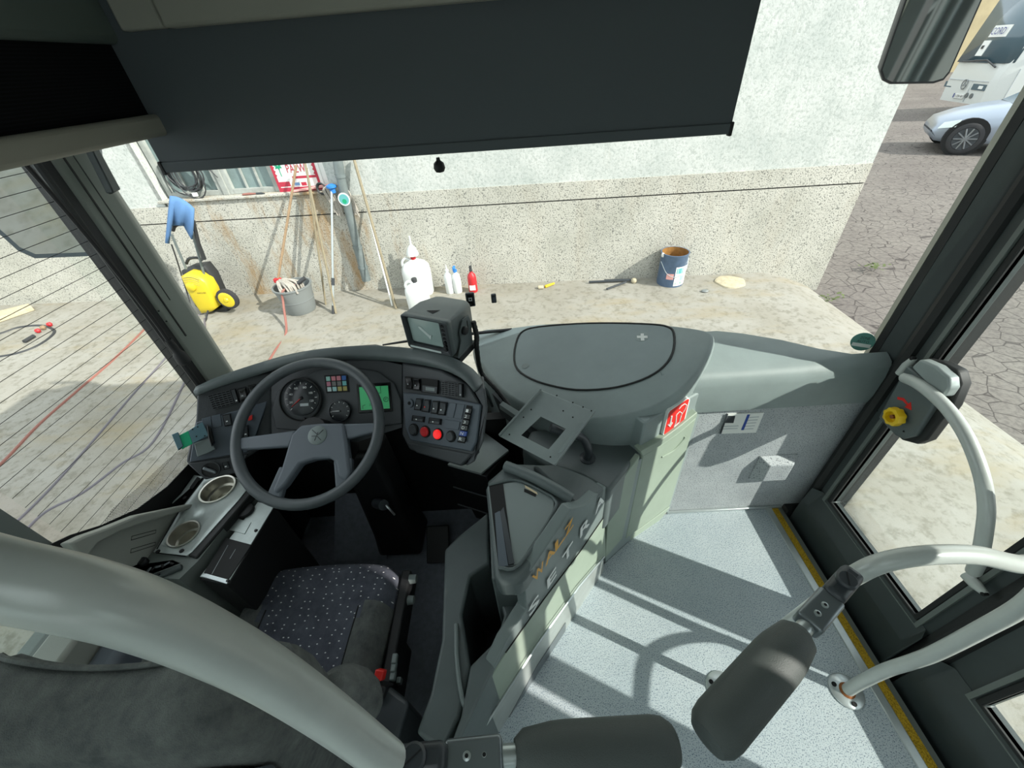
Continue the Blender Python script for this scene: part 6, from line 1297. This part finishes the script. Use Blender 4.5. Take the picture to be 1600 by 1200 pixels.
MB().loft([brow(l_, z) for z, l_ in prf]).build('body_shell', 'bus_white', pbus, ang=30)
fn_ = -bl_
def bfp(u0, u1, z0, z1, mt_, nm, par=None, o=0.02, l0=0.0, l1=0.0, th=0.03): return MB().prism([bp3(u0, l0-o, z0), bp3(u1, l0-o, z0), bp3(u1, l1-o, z1), bp3(u0, l1-o, z1)], bl_*th).build(nm, mt_, par or pbus)
wsb = MB().loft([[bp3(0.06, 0.22, 1.45), bp3(0.20, 0.0, 1.45), bp3(W_-0.20, 0.0, 1.45), bp3(W_-0.06, 0.22, 1.45)], [bp3(0.12, 0.50, 3.02), bp3(0.26, 0.30, 3.02), bp3(W_-0.26, 0.30, 3.02), bp3(W_-0.12, 0.50, 3.02)]], cap=False, closed=False).build('windscreen', 'far_glass', pbus, sol=0.04)
bfp(0.3, W_-0.3, 0.98, 1.0, 'grey_mark', 'panel_line', o=0.045); bfp(1.55, 1.57, 0.42, 0.98, 'grey_mark', 'panel_line', o=0.03)
bfp(W_-0.95, W_-0.30, 0.76, 0.92, 'far_glass', 'headlamp', o=0.04); bfp(W_-0.62, W_-0.42, 0.80, 0.88, 'white', 'headlamp_bulb', o=0.05)
bfp(0.12, 0.55, 0.76, 0.92, 'far_glass', 'headlamp', o=0.02)
for u in (W_-1.02, W_-0.78): MB().lathe([(0.07, 0), (0.07, 0.03)], bp3(u, -0.01, 0.60), fn_, 14).build('fog_lamp', 'hinge', pbus)
MB().tube([bp3(W_/2-0.05, -0.06, 0.88)+(fx*math.cos(t)+Vector((0,0,1))*math.sin(t))*0.13 for t in [2*math.pi*k/20 for k in range(20)]], 0.014, 6, closed=True).build('star_ring', 'rim_metal', pbus)
for k in range(3):
    a_ = math.pi/2+2*math.pi*k/3; c_ = bp3(W_/2-0.05, -0.06, 0.88); MB().tube([c_, c_+(fx*math.cos(a_)+Vector((0,0,1))*math.sin(a_))*0.13], [0.018, 0.006], 5).build('star_spoke', 'rim_metal', pbus)
npl = bfp(W_/2-0.35, W_/2+0.18, 0.50, 0.62, 'white', 'number_plate', o=0.05); bfp(W_/2-0.35, W_/2-0.29, 0.50, 0.62, 'plate_blue', 'plate_band', npl, o=0.055)
text('plate_text', 'X 1250 AM', bp3(W_/2-0.27, -0.056, 0.525), fx*0.43, Vector((0, 0, 0.07)), 'black', npl, 0.002)
sg = bfp(0.95, 1.75, 2.08, 2.36, 'white', 'windscreen_sign', o=0.04, l0=0.13, l1=0.18); text('sign_text', 'CORD', bp3(1.02, 0.07, 2.14), fx*0.62, Vector((0, 0.0, 0.17))+bl_*0.03, 'plate_blue', sg, 0.01)
s2 = bfp(0.92, 1.25, 1.62, 2.0, 'white', 'windscreen_paper', o=0.04, l0=0.04, l1=0.10); bfp(1.02, 1.10, 1.80, 1.88, 'hinge_black', 'paper_mark', s2, o=0.05, l0=0.05, l1=0.06)
MB().tube([bp3(1.1, -0.03, 1.50), bp3(1.7, -0.03, 1.52), bp3(W_-0.35, -0.05, 1.36)], 0.025, 6).build('wiper', 'hinge_black', pbus); MB().tube([bp3(0.5, -0.03, 1.47), bp3(1.35, -0.03, 1.50)], 0.022, 6).build('wiper', 'hinge_black', pbus)
def bsp(l0, l1, z0, z1, mt_, nm, o=0.015): return MB().prism([bp3(W_+o, l0, z0), bp3(W_+o, l1, z0), bp3(W_+o, l1, z1), bp3(W_+o, l0, z1)], fx*-0.05).build(nm, mt_, pbus)
bsp(0.75, 10.2, 1.5, 2.9, 'far_glass', 'side_glass'); bsp(0.6, 3.0, 1.30, 1.36, 'hinge_black', 'side_stripe'); bsp(0.42, 0.44, 0.42, 1.3, 'grey_mark', 'panel_line')
bsp(0.55, 0.75, 1.48, 1.66, 'red', 'side_marker', 0.03)
for l in (2.3, 8.2): MB().lathe([(0.3, -0.3), (0.48, -0.28), (0.48, 0.0), (0.25, 0.02)], bp3(W_-0.02, l, 0.48), fx, 24).build('wheel', 'tyre', pbus)
for l in (2.3, 8.2): MB().lathe([(0.48, -0.0), (0.48, 0.28), (0.3, 0.3)], bp3(0.02, l, 0.48), fx, 24).build('wheel', 'tyre', pbus)
# ------------------------------------------------------------------ silver car
cz = -0.87; cw = at(1494, 241, z=cz); cx_ = Vector((0.85, -0.53, 0)).normalized(); cyv = Vector((-cx_.y, cx_.x, 0))
def cp3(l, s, z): return cw+cx_*(l-0.62)+cyv*s+Vector((0, 0, z))
car = thing('parked_car', 'silver saloon car nose to the left in front of the white coach', 'car', cw)
# stations along the length: (l, half width, sill z, shoulder z, bonnet z)
sta = [(0.0, 0.55, 0.38, 0.50, 0.58), (0.10, 0.74, 0.26, 0.60, 0.68), (0.45, 0.86, 0.22, 0.70, 0.80), (0.9, 0.89, 0.22, 0.78, 0.90), (1.4, 0.90, 0.22, 0.84, 0.97), (2.2, 0.90, 0.22, 0.88, 0.98), (3.2, 0.90, 0.22, 0.90, 0.99), (4.2, 0.86, 0.24, 0.88, 0.98), (4.6, 0.74, 0.34, 0.84, 0.92), (4.7, 0.6, 0.42, 0.7, 0.8)]
MID = 0.90
def crow(l, hw, z0, z1, z2): return [cp3(l, MID+a*hw, z) for a, z in ((-0.93, z0), (-1.0, z0+0.08), (-1.0, z1-0.08), (-0.95, z1), (-0.80, z2-0.02), (0, z2), (0.80, z2-0.02), (0.95, z1), (1.0, z1-0.08), (1.0, z0+0.08), (0.93, z0))]
MB().loft([crow(*s_) for s_ in sta]).build('body', 'car_silver', car, ang=50)
cab = [(1.25, 0.0), (2.0, 0.44), (2.9, 0.48), (3.6, 0.36), (4.25, 0.0)]
MB().loft([[cp3(l, MID-0.80+0.18*h_/0.48, 0.90), cp3(l, MID-0.60+0.0*h_, 0.95+h_), cp3(l, MID+0.60, 0.95+h_), cp3(l, MID+0.80-0.18*h_/0.48, 0.90)] for l, h_ in cab]).build('cabin', 'far_glass', car, ang=50)
MB().loft([[cp3(l, MID-0.60, 0.965+h_), cp3(l, MID+0.60, 0.965+h_), cp3(l, MID+0.60, 0.93+h_), cp3(l, MID-0.60, 0.93+h_)] for l, h_ in cab[1:4]]).build('roof', 'car_silver', car, ang=50)
MB().span((0, 0, 0), (0.01, 0.01, 0.01)).xf(Matrix.Translation(cp3(1.3, 0.0, 0.5))).build('side_repeater', 'wood', car)
MB().prism([cp3(1.95, -0.004, 0.30), cp3(1.965, -0.004, 0.30), cp3(1.965, -0.004, 0.86), cp3(1.95, -0.004, 0.86)], cyv*0.01).build('door_gap', 'seam', car)
MB().prism([cp3(0.06, 0.10, 0.52), cp3(0.34, -0.0, 0.56), cp3(0.40, 0.03, 0.70), cp3(0.14, 0.14, 0.64)], cyv*0.02-cx_*0.01).build('headlamp', 'screen_light', car)
for l in (0.62, 3.55):
    for s_, sg_ in ((0.0, -1), (1.80, 1)):
        c_ = cp3(l, s_+0.02*(-sg_), 0.32); ax = cyv*sg_
        MB().lathe([(0.40, -0.10), (0.40, 0.012)], c_+Vector((0, 0, 0.02)), ax, 26).build('wheel_arch', 'seam', car)
        wh = MB().lathe([(0.20, -0.2), (0.32, -0.19), (0.32, 0.02), (0.30, 0.035), (0.235, 0.035), (0.225, 0.02)], c_, ax, 28).build('wheel', 'tyre', car)
        MB().lathe([(0.232, 0.012), (0.225, 0.03), (0.01, 0.018)], c_, ax, 28).build('rim_dish', 'hinge_black', wh)
        for k in range(10):
            a_ = 2*math.pi*k/10; dr_ = cx_*math.cos(a_)+Vector((0,0,1))*math.sin(a_); MB().tube([c_+ax*0.035+dr_*0.03, c_+ax*0.038+dr_*0.215], [0.022, 0.016], 6).build('rim_spoke', 'rim_metal', wh)
        MB().lathe([(0.05, 0.03), (0.045, 0.05), (0.02, 0.052)], c_, ax, 14).build('hub_cap', 'rim_metal', wh)
